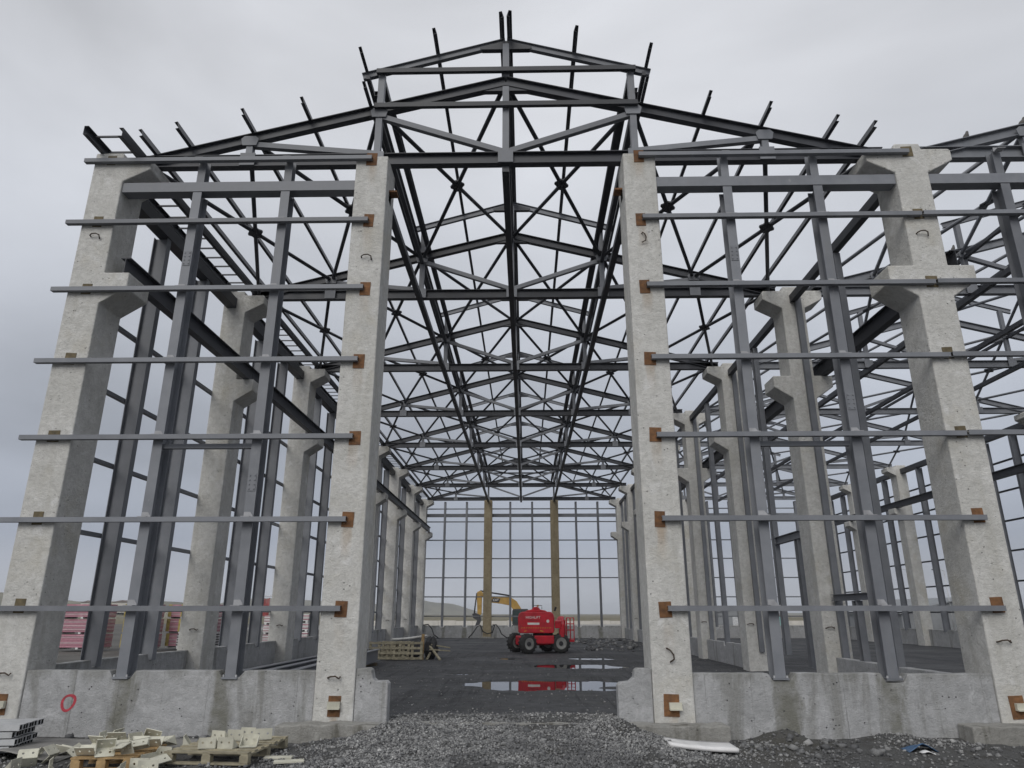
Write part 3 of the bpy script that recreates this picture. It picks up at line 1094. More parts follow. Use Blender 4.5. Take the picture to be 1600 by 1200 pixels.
for i, z in enumerate(GZ):
    e = rnd.uniform(-.03, .03)
    xl = -8.86 if i < 6 else -8.72
    bar('wall_girt', P_GIRT, 'g', (xl + e, YG, z), (-AX + .02 + e * .3, YG, z), M_STEEL, hall)
    bar('wall_girt', P_GIRT, 'g', (AX - .02, YG, z), (AX2 - .035 if i > 1 else AX2 + .02, YG, z), M_STEEL, hall)
    if 1 < i < 6:
        bar('wall_girt', P_GIRT, 'g', (AX2 + .005, YG, z + .012), (HALL - AX, YG, z + .012), M_STEEL, hall)
for s in (-1, 1):
    bar('short_girt', P_GIRT, 'g', (min(s * FP[0], s * FP[1]) + .02, YF + .11, GZ[2] - .13), (max(s * FP[0], s * FP[1]) - .1, YF + .11, GZ[2] - .13), M_STEEL, hall)
# side walls: girts outside the posts
for x, f in ((-AX2 - .375, 1), (AX2 + HALL + .375, -1)):
    for i, z in enumerate(GZ):
        for k in range(7):
            bar('wall_girt', P_GIRT, 'sg', (x, k * B + (.02 if k else .3), z), (x, (k + 1) * B, z), M_STEEL, hall)
# back wall
YBK = YB + .78
for x0 in (0, HALL):
    for x in (-6.42, -4.59, -.92, .92, 4.59, 6.42):
        p = bar('wall_post', prof_i(.28, .17), 'bp', (x0 + x, YBK - .16, .84), (x0 + x, YBK - .16, 10.85), M_STEEL, hall, (0, 1, 0))
    for xa, xb in ((-AX2 + .335, -AX - .335), (-AX + .335, AX - .335), (AX + .335, AX2 - .335)):
        bar('box_beam', prof_r(.2, .26), 'bb2', (x0 + xa, YBK - .16, 9.72), (x0 + xb, YBK - .16, 9.72), M_STEEL, hall)
        for i, z in enumerate((1.66, 3.16, 4.67, 6.2, 7.7, 9.22, 10.30)):
            if i in (1, 2, 0) and x0 == 0 and xa > 2 and i < 2:
                continue
            bar('wall_girt', P_GIRT, 'bg', (x0 + xa - .2, YBK + .09, z), (x0 + xb + .2, YBK + .09, z), M_STEEL, hall)
# door framing in the shared row
bar('door_header', prof_i(.22, .16), 'dh', (AX2, 8.3, 4.02), (AX2, 10.38, 4.02), M_STEEL, hall)
bar('door_post', prof_i(.24, .16), 'dp', (AX2, 8.55, .45), (AX2, 8.55, 3.91), M_STEEL, hall, (0, 1, 0))
bar('door_header', prof_i(.16, .14), 'dh2', (AX2, 4.55, 2.24), (AX2, 6.62, 2.24), M_STEEL, hall)
bar('door_post', prof_i(.22, .16), 'dp', (AX2, 5.3, .62), (AX2, 5.3, 2.15), M_STEEL, hall, (0, 1, 0))

print('hall done', len(bpy.data.objects))

# ================================================================== loose stone and rubble (nobody could count it)
def stones(name, n, place, size, label, cat, seed, m=M_STONE, bury=.25):
    """n angular chips; place(rng, n) gives x, y and keeps; size(rng, n) gives half sizes"""
    rg = np.random.default_rng(seed)
    x, y = place(rg, n)
    n = len(x)
    s = size(rg, n)
    cube = np.array([(-1, -1, -1), (1, -1, -1), (1, 1, -1), (-1, 1, -1), (-1, -1, 1), (1, -1, 1), (1, 1, 1), (-1, 1, 1)], float)
    v = cube[None] * rg.uniform(.55, 1.0, (n, 8, 3)) * (s[:, None, None] * rg.uniform(.5, 1.1, (n, 1, 3)))
    # random rotation
    q = rg.normal(size=(n, 4)); q /= np.linalg.norm(q, axis=1, keepdims=True)
    w, a, b, c = q.T
    Rm = np.stack([1 - 2 * (b * b + c * c), 2 * (a * b - c * w), 2 * (a * c + b * w), 2 * (a * b + c * w), 1 - 2 * (a * a + c * c), 2 * (b * c - a * w),
                   2 * (a * c - b * w), 2 * (b * c + a * w), 1 - 2 * (a * a + b * b)], -1).reshape(n, 3, 3)
    v = np.einsum('nij,nkj->nki', Rm, v)
    z = gz(x, y)
    low = v[:, :, 2].min(1)
    v[:, :, 2] *= .75
    v += np.stack([x, y, z - low * (.75 - bury)], -1)[:, None, :]
    fq = np.array([(0, 3, 2, 1), (4, 5, 6, 7), (0, 1, 5, 4), (1, 2, 6, 5), (2, 3, 7, 6), (3, 0, 4, 7)])
    f = (fq[None] + (np.arange(n) * 8)[:, None, None]).reshape(-1, 4)
    me = bpy.data.meshes.new(name)
    me.vertices.add(n * 8)
    me.vertices.foreach_set('co', v.reshape(-1).astype(np.float32))
    me.loops.add(f.size)
    me.loops.foreach_set('vertex_index', f.reshape(-1).astype(np.int32))
    me.polygons.add(len(f))
    me.polygons.foreach_set('loop_start', np.arange(0, f.size, 4, dtype=np.int32))
    me.update()
    me.validate()
    t = me.attributes.new('tone', 'FLOAT', 'POINT')
    tone = np.clip(rg.beta(1.6, 3.0, n), 0, 1)
    tone *= .42 + .58 * sm(-.35, .12, vnoise(x, y, .75, 31) + vnoise(x, y, 1.9, 32) * .7 + vnoise(x, y, 5.0, 33) * .3)
    t.data.foreach_set('value', np.repeat(tone, 8).astype(np.float32))
    me.materials.append(m)
    o = link(name, me)
    o['kind'] = 'stuff'
    o['label'] = label
    o['category'] = cat
    return o


def place_ramp(rg, n):
    x = rg.uniform(-3.4, 4.2, n)
    y = rg.uniform(-4.9, 1.3, n)
    keep = sm(3.3, 1.7, np.abs(x - .1) - .35 * (y < -1)) * sm(1.1, .1, y)
    pn = vnoise(x, y, .8, 21) + vnoise(x, y, 2.1, 22) * .7 + vnoise(x, y, 6.0, 25) * .35
    keep *= .10 + .90 * sm(-.30, -.02, pn)
    ok = rg.uniform(0, 1, n) < keep
    ok &= ~((np.abs(np.abs(x) - AX) < .85) & (y > -.44))
    return x[ok], y[ok]


def place_right(rg, n):
    x = rg.uniform(2.6, 9.6, n)
    y = rg.uniform(-4.6, .0, n)
    ok = rg.uniform(0, 1, n) < (.25 + .75 * (vnoise(x, y, .9, 23) > .02)) * (.4 + .6 * sm(-2.6, -.6, y))
    ok &= ~((x < 3.6) & (y > -.46)) & ~((x > 7.1) & (y > -.46))
    return x[ok], y[ok]


def place_left(rg, n):
    x = rg.uniform(-9.6, -2.2, n)
    y = rg.uniform(-4.6, .0, n)
    ok = rg.uniform(0, 1, n) < .3 + .7 * (vnoise(x, y, .9, 24) > .05)
    ok &= ~((x > -3.65) & (y > -.46))
    return x[ok], y[ok]


def place_in(rg, n):
    x = rg.uniform(-8, 8, n)
    y = .4 + rg.uniform(0, 1, n) ** 1.7 * 22
    ok = np.ones(n, bool)
    for px, py, ax, ay in PUDDLES:
        ok &= ((x - px) / ax) ** 2 + ((y - py) / ay) ** 2 > 1.3
    return x[ok], y[ok]


def sz(lo, hi, p=2.0):
    return lambda rg, n: lo + (hi - lo) * rg.uniform(0, 1, n) ** p


stones('crushed_stone', 120000, place_ramp, sz(.008, .024, 2.2), 'loose grey crushed stone spread on the ramp of the opening', 'gravel', 1)
stones('site_rubble', 16000, place_right, sz(.007, .030, 3.0), 'grey rubble and broken stone below the right plinth', 'rubble', 2)
stones('site_rubble', 7000, place_left, sz(.010, .035, 2.5), 'small stone chips scattered round the pallets', 'rubble', 3)
stones('floor_chips', 5000, place_in, sz(.006, .024, 3.0), 'small chips strewn over the black hall floor', 'gravel', 4)


def rocks(n, box, size, seed):
    def pl(rg, n_):
        return rg.uniform(box[0], box[1], n_), rg.uniform(box[2], box[3], n_)
    return pl


stones('broken_concrete', 70, rocks(0, (3.5, 7.4, -1.5, -.2), 0, 0), sz(.03, .085, 2.2), 'pale lumps of broken concrete along the right plinth', 'rubble', 5, bury=.4)
stones('broken_concrete', 45, rocks(0, (-2.4, 3.2, -4.0, -.6), 0, 0), sz(.03, .07, 1.6), 'larger pale stones lying on the gravel ramp', 'rubble', 6, bury=.45)
stones('broken_concrete', 60, rocks(0, (-7.0, -3.2, -.9, -.1), 0, 0), sz(.03, .08, 1.6), 'broken lumps along the foot of the left plinth', 'rubble', 8, bury=.4)
stones('broken_concrete', 160, rocks(0, (3.5, 8.0, 26, 44), 0, 0), sz(.05, .16, 1.6), 'rubble along the right inner side of the hall', 'rubble', 9, bury=.35)


# ================================================================== foreground: pallets, brackets, tubes
def gzs(x, y):
    return float(gz(np.array([x]), np.array([y]))[0])


def pallet_parts(root, w, d, m, n_top=6, boards=True):
    h0 = .10
    bw = w * .13
    rng_ = random.Random(int(w * 1000))
    runner = MB().box(-w / 2, w / 2, -.05, .05, -.0, .022).mesh('bottom_board', m)
    for yy in (-d / 2 + .05, 0, d / 2 - .05):
        child('bottom_board', runner, root, (0, yy, 0))
    blk = MB().box(-.06, .06, -.05, .05, 0, .088).mesh('block', m)
    for xx in (-w / 2 + .06, 0, w / 2 - .06):
        for yy in (-d / 2 + .05, 0, d / 2 - .05):
            child('block', blk, root, (xx, yy, .022), None, .004)
    st = MB().box(-.05, .05, -d / 2, d / 2, 0, .02).mesh('stringer', m)
    for xx in (-w / 2 + .055, 0, w / 2 - .055):
        child('stringer', st, root, (xx, 0, .11))
    tb = MB().box(-w / 2, w / 2, -.052, .052, 0, .02).mesh('deck_board', m)
    for i in range(n_top):
        yy = -d / 2 + .052 + (d - .104) * i / (n_top - 1)
        child('deck_board', tb, root, (rng_.uniform(-.012, .012), yy, .13), (0, 0, rng_.uniform(-.015, .015)))


p1 = thing('pallet', 'yellow pine pallet under cream brackets nearest the left corner', 'pallet', (-5.12, -1.92, gzs(-5.12, -1.9) + .0), 'pallets in front of the left plinth', R(2))
pallet_parts(p1, .78, 1.0, M_WOODN)
p2 = thing('pallet', 'weathered grey pallet with a few cream brackets beside the footing', 'pallet', (-3.78, -1.56, gzs(-3.8, -1.6) + .03), 'pallets in front of the left plinth', R(-4))
pallet_parts(p2, 1.15, 1.35, M_WOODG, 7)


def plate_hole(mb, M, w, h, t, holes):
    """plate w x h in its own plane (x right, y up), thickness t, one octagonal hole per cell"""
    n = len(holes)
    cw = w / n
    for i in range(n):
        x0, x1 = -w / 2 + i * cw, -w / 2 + (i + 1) * cw
        cx, cy, r = (x0 + x1) / 2, h * holes[i], .016
        outer = [(x0, 0), (cx, 0), (x1, 0), (x1, h / 2), (x1, h), (cx, h), (x0, h), (x0, h / 2)]
        inner = [(cx + r * math.cos(R(225 + 45 * k)), cy + r * math.sin(R(225 + 45 * k))) for k in range(8)]
        vs = []
        for z in (0, t):
            vs += [M @ Vector((a, b, z)) for a, b in outer + inner]
        fs = []
        for k in range(8):
            j = (k + 1) % 8
            fs += [(k, k + 8, j + 8, j), (16 + k, 16 + j, 24 + j, 24 + k), (8 + k, 24 + k, 24 + j, 8 + j), (k, j, 16 + j, 16 + k)]
        mb.add(vs, fs)


def bracket_mesh(kind):
    mb = MB()
    L_, a, b, t = (.24, .15, .15, .010) if kind == 0 else (.22, .17, .14, .010)
    plate_hole(mb, Matrix.Identity(4), L_, a, t, (.55, .55))
    plate_hole(mb, Matrix.Rotation(R(90), 4, 'X') @ Matrix.Translation((0, 0, -t)), L_, b, t, (.55, .55))
    for x in ((-.11, .11) if kind else (0.0,)):
        mb.prism([(.005, t), (a * .92, t), (.005, b * .92)] if kind else [(.005, t), (a * .5, t), (.005, b * .5)], 'x', x - .005, x + .005)
    return mb.mesh('cleat_bracket', M_CREAM)


BR = [bracket_mesh(0), bracket_mesh(1)]
BRV = [np.array([v.co[:] for v in me_.vertices]) for me_ in BR]


def put_bracket(x, y, zs, rx, ry, rz, kind, label, group):
    rot = Matrix.Rotation(rz, 3, 'Z') @ Matrix.Rotation(ry, 3, 'Y') @ Matrix.Rotation(rx, 3, 'X')
    low = (BRV[kind] @ np.array(rot).T)[:, 2].min()
    o = link('cleat_bracket', BR[kind], None, (x, y, zs - low - .002))
    o.rotation_euler = rot.to_euler()
    return tag(o, label, 'bracket', group)


rb = random.Random(3)
poses = [(0, 0), (R(45), 0), (R(135), 0), (R(-45), 0), (R(90), 0), (R(30), R(12)), (R(200), R(-8)), (R(140), R(15))]
L1 = 'cream painted steel angle bracket lying on the yellow pine pallet'
for x, y in ((-5.38, -2.30), (-5.12, -2.31), (-4.88, -2.31), (-5.35, -2.05), (-5.10, -2.02), (-4.86, -1.98), (-5.28, -1.74), (-5.02, -1.70), (-4.85, -1.62)):
    a, b_ = poses[rb.choice((1, 1, 2, 2, 6))]
    put_bracket(x, y, p1.location.z + .155, a, b_, rb.uniform(-.5, .5), rb.choice((0, 1)), L1, 'brackets on the yellow pallet')
L2 = 'cream painted steel angle bracket heaped on the grey sheet behind the yellow pallet'
for x, y in ((-5.55, -1.45), (-5.32, -1.22), (-5.05, -1.25), (-4.80, -1.25), (-5.75, -1.05), (-6.0, -.85), (-4.62, -1.15), (-5.15, -.95)):
    a, b_ = rb.choice(poses)
    put_bracket(x, y, gzs(x, y) + .075, a, b_, rb.uniform(-2, 2), rb.choice((0, 1)), L2, 'brackets on the sheet')
L3 = 'cream painted steel angle bracket dropped on the ground left of the yellow pallet'
for x, y in ((-6.12, -1.58), (-5.98, -1.98), (-5.78, -2.38), (-6.32, -1.86), (-6.15, -2.3), (-6.05, -2.65), (-5.62, -2.0), (-5.68, -1.72)):
    a, b_ = rb.choice(poses)
    put_bracket(x, y, gzs(x, y), a, b_, rb.uniform(-2, 2), rb.choice((0, 1)), L3, 'brackets left of the pallet')
L4 = 'cream painted steel angle bracket dropped on the ground between the two pallets'
for x, y in ((-4.58, -1.78), (-4.50, -2.02), (-4.44, -2.28), (-4.60, -2.42), (-4.62, -2.15), (-4.70, -2.62), (-4.42, -2.55)):
    a, b_ = rb.choice(poses)
    put_bracket(x, y, gzs(x, y), a, b_, rb.uniform(-2, 2), rb.choice((0, 1)), L4, 'brackets between the pallets')
L5 = 'cream painted steel angle bracket standing on the weathered grey pallet'
for x, y, k_ in ((-3.92, -2.02, 1), (-3.68, -2.0, 1), (-4.02, -1.42, 1), (-3.78, -1.40, 0), (-3.70, -1.12, 1), (-3.44, -1.72, 1), (-3.42, -1.28, 0)):
    put_bracket(x, y, p2.location.z + .152, 0, 0, rb.uniform(-.4, .4) + (math.pi if rb.random() < .3 else 0), k_, L5, 'brackets on the grey pallet')

# flat cream plates lying right of the grey pallet
for x, y, rz, lb in ((-3.02, -1.75, .06, 'cream plank lying right of the weathered grey pallet, the farther one'), (-2.72, -2.25, .25, 'cream plank lying right of the weathered grey pallet, the nearer one')):
    o = link('plank', MB().box(-.19, .19, -.06, .06, 0, .03).mesh('plank', M_CREAM), None, (x, y, gzs(x, y) + .012), (0, 0, rz), .004)
    tag(o, lb, 'plank')


def sheet(name, x0, x1, y0, y1, f, m, label, cat, nx_=26, ny_=20, th=.008, group=None):
    mb = MB()
    vs = []
    for t in (0, -th):
        for j in range(ny_ + 1):
            for i in range(nx_ + 1):
                u, v = i / nx_, j / ny_
                x, y = x0 + (x1 - x0) * u, y0 + (y1 - y0) * v
                x, y, z = f(x, y, u, v)
                vs.append((x, y, z + t))
    n = (nx_ + 1) * (ny_ + 1)
    W = nx_ + 1
    fs = []
    for j in range(ny_):
        for i in range(nx_):
            a = j * W + i
            fs += [(a, a + 1, a + W + 1, a + W), (n + a, n + a + W, n + a + W + 1, n + a + 1)]
    rim = [i for i in range(W)] + [j * W + nx_ for j in range(1, ny_ + 1)] + [ny_ * W + i for i in range(nx_ - 1, -1, -1)] + [j * W for j in range(ny_ - 1, 0, -1)]
    for k in range(len(rim)):
        a, b = rim[k], rim[(k + 1) % len(rim)]
        fs.append((a, n + a, n + b, b))
    mb.add(vs, fs)
    o = link(name, mb.mesh(name, m, True))
    return tag(o, label, cat, group)


def f_mat(x, y, u, v):
    z = gzs(-7.2, -1.2) + .065 + .06 * math.sin(x * 3.6 + 1.0) * (1 - v) * (1 if x > -7.1 else .3) + .006 * math.sin(x * 5 + y * 3)
    return x, y + .12 * math.sin(x * 2.3) * (1 - v), z


sheet('rubber_mat', -9.0, -5.95, -1.85, -.5, f_mat, M_MAT, 'wavy dark grey mat under the bundle of steel tubes', 'mat')


def f_sheet(x, y, u, v):
    z = gzs(x, y) + .05 + .03 * math.sin(x * 4.1) * math.sin(y * 3.3) + .025 * (1 - v)
    return x + .1 * math.sin(y * 3), y + .5 * (u - .5) + .05 * math.sin(x * 6), z


sheet('tarpaulin', -6.25, -4.35, -1.5, -.55, f_sheet, M_MAT, 'grey crumpled sheet on the ground behind the yellow pallet', 'sheet')


def f_white(x, y, u, v):
    z = gzs(2.9, -1.0) + .07 + .05 * (1 - u) ** 2
    return x, y - .24 * u + .10 * u * u, z


sheet('white_strip', 2.42, 3.36, -1.25, -.72, f_white, M_WHITEF, 'bent white strip lying below the right footing', 'strip', 20, 4, .05)


def f_blue(x, y, u, v):
    return x, y, gzs(x, y) + .01 + .09 * (1 - abs(2 * u - 1) ** 1.3) * (1 - .5 * v)


sheet('blue_sheet', 5.92, 6.34, -.98, -.72, f_blue, M_BLUE, 'folded scrap of blue plastic among the rubble on the right', 'scrap', 12, 6)


def f_paper(x, y, u, v):
    return x, y, gzs(x, y) + .02 + .02 * math.sin(u * 5)


sheet('white_scrap', 6.02, 6.25, -1.16, -1.04, f_paper, M_WHITEF, 'small white scrap in front of the blue plastic', 'scrap', 8, 4)

# bundle of hollow steel tubes
tube_me = {}
tw = .078
for lay in range(4):
    for i in range(8):
        L_ = 2.6
        x1 = -6.95 + rb.uniform(-.012, .012) + (-.03, .02, -.02, .06)[lay]
        y = -1.52 + i * .086
        z = .12 + lay * .093 + gzs(-7.5, -1.2)
        if 'a' not in tube_me:
            mb = MB()
            o_, i_ = tw / 2, tw / 2 - .009
            sq = lambda r_, x_: [(x_, -r_, -r_), (x_, r_, -r_), (x_, r_, r_), (x_, -r_, r_)]
            vs = sq(o_, 0) + sq(o_, -L_) + sq(i_, 0) + sq(i_, -L_)
            fs = []
            for k in range(4):
                j = (k + 1) % 4
                fs += [(k, j, 4 + j, 4 + k), (8 + k, 12 + k, 12 + j, 8 + j), (k, 8 + k, 8 + j, j), (4 + k, 4 + j, 12 + j, 12 + k)]
            mb.add(vs, fs)
            tube_me['a'] = mb.mesh('steel_tube', M_GALV)
            tube_me['a'].materials.append(M_BLACK)  # bore faces go black: the shade inside the tube is painted on
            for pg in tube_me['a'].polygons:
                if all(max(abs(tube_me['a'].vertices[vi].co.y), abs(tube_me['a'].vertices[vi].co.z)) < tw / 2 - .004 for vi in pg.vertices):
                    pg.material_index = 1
        pv = Vector((-6.98, -1.15, 0))
        pr = Matrix.Rotation(R(9), 3, 'Z') @ (Vector((x1, y, z)) - pv) + pv
        o = link('steel_tube', tube_me['a'], None, pr, (0, 0, R(9)))
        tag(o, 'hollow square galvanised tube in the bundle stacked beside the left corner column', 'tube', 'bundle of steel tubes')

# ================================================================== inside the hall
# long steel beams lying on the floor behind the left plinth
for i, (a, b_, lb) in enumerate((((-6.5, 5.6, .34), (-6.4, 17.5, .34), 'grey steel I beam lying on the floor behind the left plinth, outermost of three'),
                                 ((-5.95, 5.2, .34), (-5.9, 17.2, .34), 'grey steel I beam lying on the floor behind the left plinth, middle of three'),
                                 ((-5.3, 4.6, .34), (-5.4, 16.8, .34), 'grey steel I beam lying on the floor behind the left plinth, innermost of three'))):
    o = link('steel_beam', MB().sweep(prof_i(.42, .22, .022, .014), (0, 0, 0), Vector(b_) - Vector(a)).mesh('steel_beam', M_STEEL), None, a)
    tag(o, lb, 'steel beam', 'beams on the floor')
for y, lb in ((7.0, 'squared timber bearer under the near ends of the steel beams'), (15.5, 'squared timber bearer under the far ends of the steel beams')):
    o = link('timber_bearer', MB().box(-.75, .75, -.06, .06, -.07, .07).mesh('timber_bearer', M_WOODD), None, (-5.9, y, .055), None, .006)
    tag(o, lb, 'timber')

# timber frames and odds and ends by the left columns
for i, (x, y, tilt, lb) in enumerate(((-5.6, 18.9, 12, 'timber pallet leaning on the left of the scrap heap inside the hall'), (-4.55, 18.8, 9, 'timber pallet leaning in the middle of the scrap heap inside the hall'),
                                      (-5.2, 19.5, 20, 'timber pallet leaning at the back of the scrap heap inside the hall'))):
    t = thing('pallet', lb, 'pallet', (x, y, gzs(x, y) + .02), 'pallets leaning inside the hall')
    t.rotation_euler = (R(90 - tilt), 0, R(rb.uniform(-6, 6)))
    for j in range(4):
        child('deck_board', MB().box(-.62, .62, -.045, .045, 0, .025).mesh('deck_board', M_WOODG), t, (0, .05 + j * .2, .09))
    for j in range(4):
        child('stringer', MB().box(-.05, .05, 0, .72, 0, .085).mesh('stringer', M_WOODG), t, (-.56 + j * .373, 0, 0))
o = link('timber_post', MB().box(-.06, .06, -.06, .06, 0, 1.02).mesh('timber_post', M_WOODN), None, (-3.98, 19.0, gzs(-3.98, 19)), (R(2), R(1), .2), .005)
tag(o, 'upright brown timber post at the end of the scrap heap in the hall', 'timber')
for i, (A_, B_, lb) in enumerate((((-3.8, 19.2, .02), (-3.55, 19.9, .62), 'timber stick leaning on the scrap heap, steep one'), ((-3.2, 18.9, .03), (-3.75, 19.6, .55), 'timber stick leaning on the scrap heap, slanting one'),
                                  ((-3.7, 19.3, .42), (-2.9, 19.8, .34), 'pale board lying out of the right end of the scrap heap'), ((-3.7, 19.6, .60), (-2.95, 20.2, .45), 'pale board lying over the right end of the scrap heap'))):
    o = link('timber_stick', MB().sweep(prof_r(.09, .05), (0, 0, 0), Vector(B_) - Vector(A_)).mesh('timber_stick', M_WOODG), None, A_)
    tag(o, lb, 'timber')
mb = MB()
for i in range(3):
    mb.tube([(-.7, i * .11, 0), (0, i * .11, .06), (.75, i * .11, .20)], .05, 8)
o = link('white_pipe', MB().tube([(-.75, 0, 0), (0, 0, .05), (.8, 0, .16)], .05, 8).mesh('white_pipe', M_PIPE, True), None, (-4.75, 20.2, .78))
tag(o, 'pale pipe lying on top of the scrap heap in the hall', 'pipe')


def lump(name, loc, s, m, label, cat, seed):
    """crumpled wrapped bundle"""
    mb = MB()
    n, k = 14, 9
    vs, fs = [], []
    for i in range(k + 1):
        ph = math.pi * i / k
        for j in range(n):
            t = 2 * math.pi * j / n
            p = Vector((math.sin(ph) * math.cos(t), math.sin(ph) * math.sin(t), -math.cos(ph)))
            r_ = 1 + .28 * mnoise.noise(p * 1.7 + Vector((seed, 0, 0))) + .12 * mnoise.noise(p * 5 + Vector((0, seed, 0)))
            vs.append((p.x * r_ * s[0], p.y * r_ * s[1], max(-.9, p.z * r_) * s[2] + s[2] * .85))
    for i in range(k):
        for j in range(n):
            fs.append((i * n + j, i * n + (j + 1) % n, (i + 1) * n + (j + 1) % n, (i + 1) * n + j))
    mb.add(vs, fs)
    return tag(link(name, mb.mesh(name, m), None, loc), label, cat)


lump('wrapped_bundle', (-4.75, 20.1, gzs(-4.7, 20)), (.75, .5, .42), M_DARK, 'dark wrapped bundle behind the leaning pallets', 'bundle', 2)
lump('wrapped_bundle', (-3.72, 19.9, gzs(-3.7, 20)), (.3, .4, .5), M_BLACK, 'black wrapped bundle beside the brown timber post', 'bundle', 5)
lump('wrapped_bundle', (-5.6, 20.6, gzs(-5.6, 20)), (.5, .4, .3), M_WOODD, 'brown damp bundle at the foot of the left inner columns', 'bundle', 9)

# black hoses at the far mullion column and in the far left corner
for i, (pts, lb) in enumerate((([(-4.2, 46.7, .05), (-3.9, 46.8, .35), (-3.55, 46.85, .85), (-3.3, 47.0, 1.0), (-3.1, 46.7, .55), (-2.7, 46.5, .35), (-2.3, 46.5, .45), (-2.15, 46.9, .98)], 'black hose looped left of the far left mullion column'),
                               ([(-2.3, 46.9, 1.0), (-2.0, 46.7, 1.02), (-1.75, 46.7, .7), (-1.6, 46.6, .35), (-1.2, 46.4, .08), (-.4, 46.3, .04)], 'black hose hanging right of the far left mullion column'),
                               ([(-7.8, 46.6, 1.0), (-7.4, 46.5, 1.05), (-7.1, 46.5, .75), (-6.9, 46.3, .3), (-6.5, 46.0, .05)], 'black hose hanging over the far left corner of the plinth'))):
    tag(link('black_hose', MB().tube(pts, .045, 8).mesh('black_hose', M_BLACK, True)), lb, 'hose', 'black hoses at the far wall')


# ------------------------------------------------------------------ lettering helper
def lettering(text, size, m, name):
    cu = bpy.data.curves.new(name, 'FONT')
    cu.body = text
    cu.size = size
    cu.extrude = .004
    cu.align_x = 'CENTER'
    cu.align_y = 'CENTER'
    tmp = bpy.data.objects.new(name, cu)
    COL.objects.link(tmp)
    dg = bpy.context.evaluated_depsgraph_get()
    me_ = bpy.data.meshes.new_from_object(tmp.evaluated_get(dg))
    bpy.data.objects.remove(tmp, do_unlink=True)
    me_.materials.clear()
    me_.materials.append(m)
    return me_


# ------------------------------------------------------------------ red boom lift
lift = thing('boom_lift', 'red boom lift on four black wheels parked in the middle of the hall', 'boom lift', (1.2, 24.9, gzs(1.2, 24.9)))
ch = R(20)                      # the chassis runs to the right and away
fw, ax_ = Vector((math.cos(ch), math.sin(ch), 0)), Vector((-math.sin(ch), math.cos(ch), 0))
body_me = MB().prism([(-.82, 0), (-.9, .06), (-.92, .75), (-.86, .93), (-.72, 1.0), (.66, 1.0), (.80, .94), (.86, .76), (.86, .06), (.80, 0)], 'y', 0, 1.45).mesh('turret', M_RED)
body = child('turret', body_me, lift, (-.32, -.62, .93), (0, 0, R(-3)), .10, 4)
hood = MB().prism([(-.62, 0), (.52, 0), (.40, .07), (.16, .11), (.10, .2), (-.02, .25), (-.16, .21), (-.22, .12), (-.45, .07)], 'y', .12, 1.25).mesh('engine_hood', M_RED)
child('engine_hood', hood, body, (0, 0, 1.0), None, .03, 2)
child('beacon', MB().lathe([(.05, 0), (.055, .05), (.03, .09)], 'z', n=12).mesh('beacon', M_ORANGE, True), body, (.05, .5, 1.24))
child('lifting_bow', MB().tube([(-.16, .35, .2), (-.16, .35, .30), (.26, .35, .30), (.26, .35, .12)], .014, 6).mesh('lifting_bow', M_DARK), body, (0, 0, 1.0))
child('mirror', MB().box(-.05, .05, -.03, .03, -.09, .12).mesh('mirror', M_BLACK), body, (.92, .4, 1.12), (0, R(20), 0), .02)
for txt, sz_, z, m_, x_ in (('HIGHLIFT', .17, .73, M_WHITE, -.17), ('ARTICULATED', .075, .585, M_DARK, -.17)):
    child('lettering', lettering(txt, sz_, m_, 'lettering'), body, (x_, -.004, z), (R(90), 0, 0))
child('decal', MB().box(-.29, .29, -.006, .0, -.05, .05).mesh('decal', M_WHITE), body, (-.15, -.001, .44))
child('decal', MB().lathe([(.075, -.006), (.075, 0)], 'y', n=16).mesh('decal', M_WHITE), body, (.56, 0, .56))
for i in range(13):
    child('warning_chevron', MB().prism([(-.035, 0), (.0, .0), (.035, .06), (.0, .06)], 'y', -.005, 0).mesh('warning_chevron', M_ORANGE) if i == 0 else bpy.data.meshes['warning_chevron'], body, (-.72 + i * .115, -.001, .22))
child('decal', MB().box(-.06, .06, -.006, 0, -.02, .02).mesh('decal', M_ORANGE), body, (-.55, -.001, .10), (0, R(-20), 0))
child('decal', MB().box(-.08, .08, -.006, 0, -.025, .025).mesh('decal', M_ORANGE), body, (.25, -.001, .10), (0, R(15), 0))
# chassis
child('chassis', MB().box(-1.0, 1.0, -.52, .52, .36, .80).mesh('chassis', M_RED), lift, (-.26, .1, 0), (0, 0, ch), .05, 2)
child('chassis_box', MB().prism([(-.5, .40), (-.46, .34), (.46, .34), (.5, .40), (.5, .72), (-.5, .72)], 'y', -.12, .12).mesh('chassis_box', M_RED), lift, (.02, -.66, .10), (0, 0, R(8)), .03, 2)
child('slew_ring', MB().lathe([(.5, 0), (.5, .16), (.42, .18)], 'z', n=24).mesh('slew_ring', M_DARK, True), lift, (0, .1, .78))
tyre_me = MB().lathe([(.26, -.16), (.38, -.17), (.43, -.13), (.455, -.05), (.455, .05), (.43, .13), (.38, .17), (.26, .16), (.25, 0), (.26, -.16)], 'y', n=28, caps=False).mesh('wheel', M_TYRE, True)
rim_me = MB().lathe([(.10, -.10), (.235, -.145), (.27, -.165), (.27, -.10), (.27, .10), (.27, .165), (.235, .145), (.10, .10)], 'y', n=24).mesh('rim', M_RIM, True)
lug = MB()
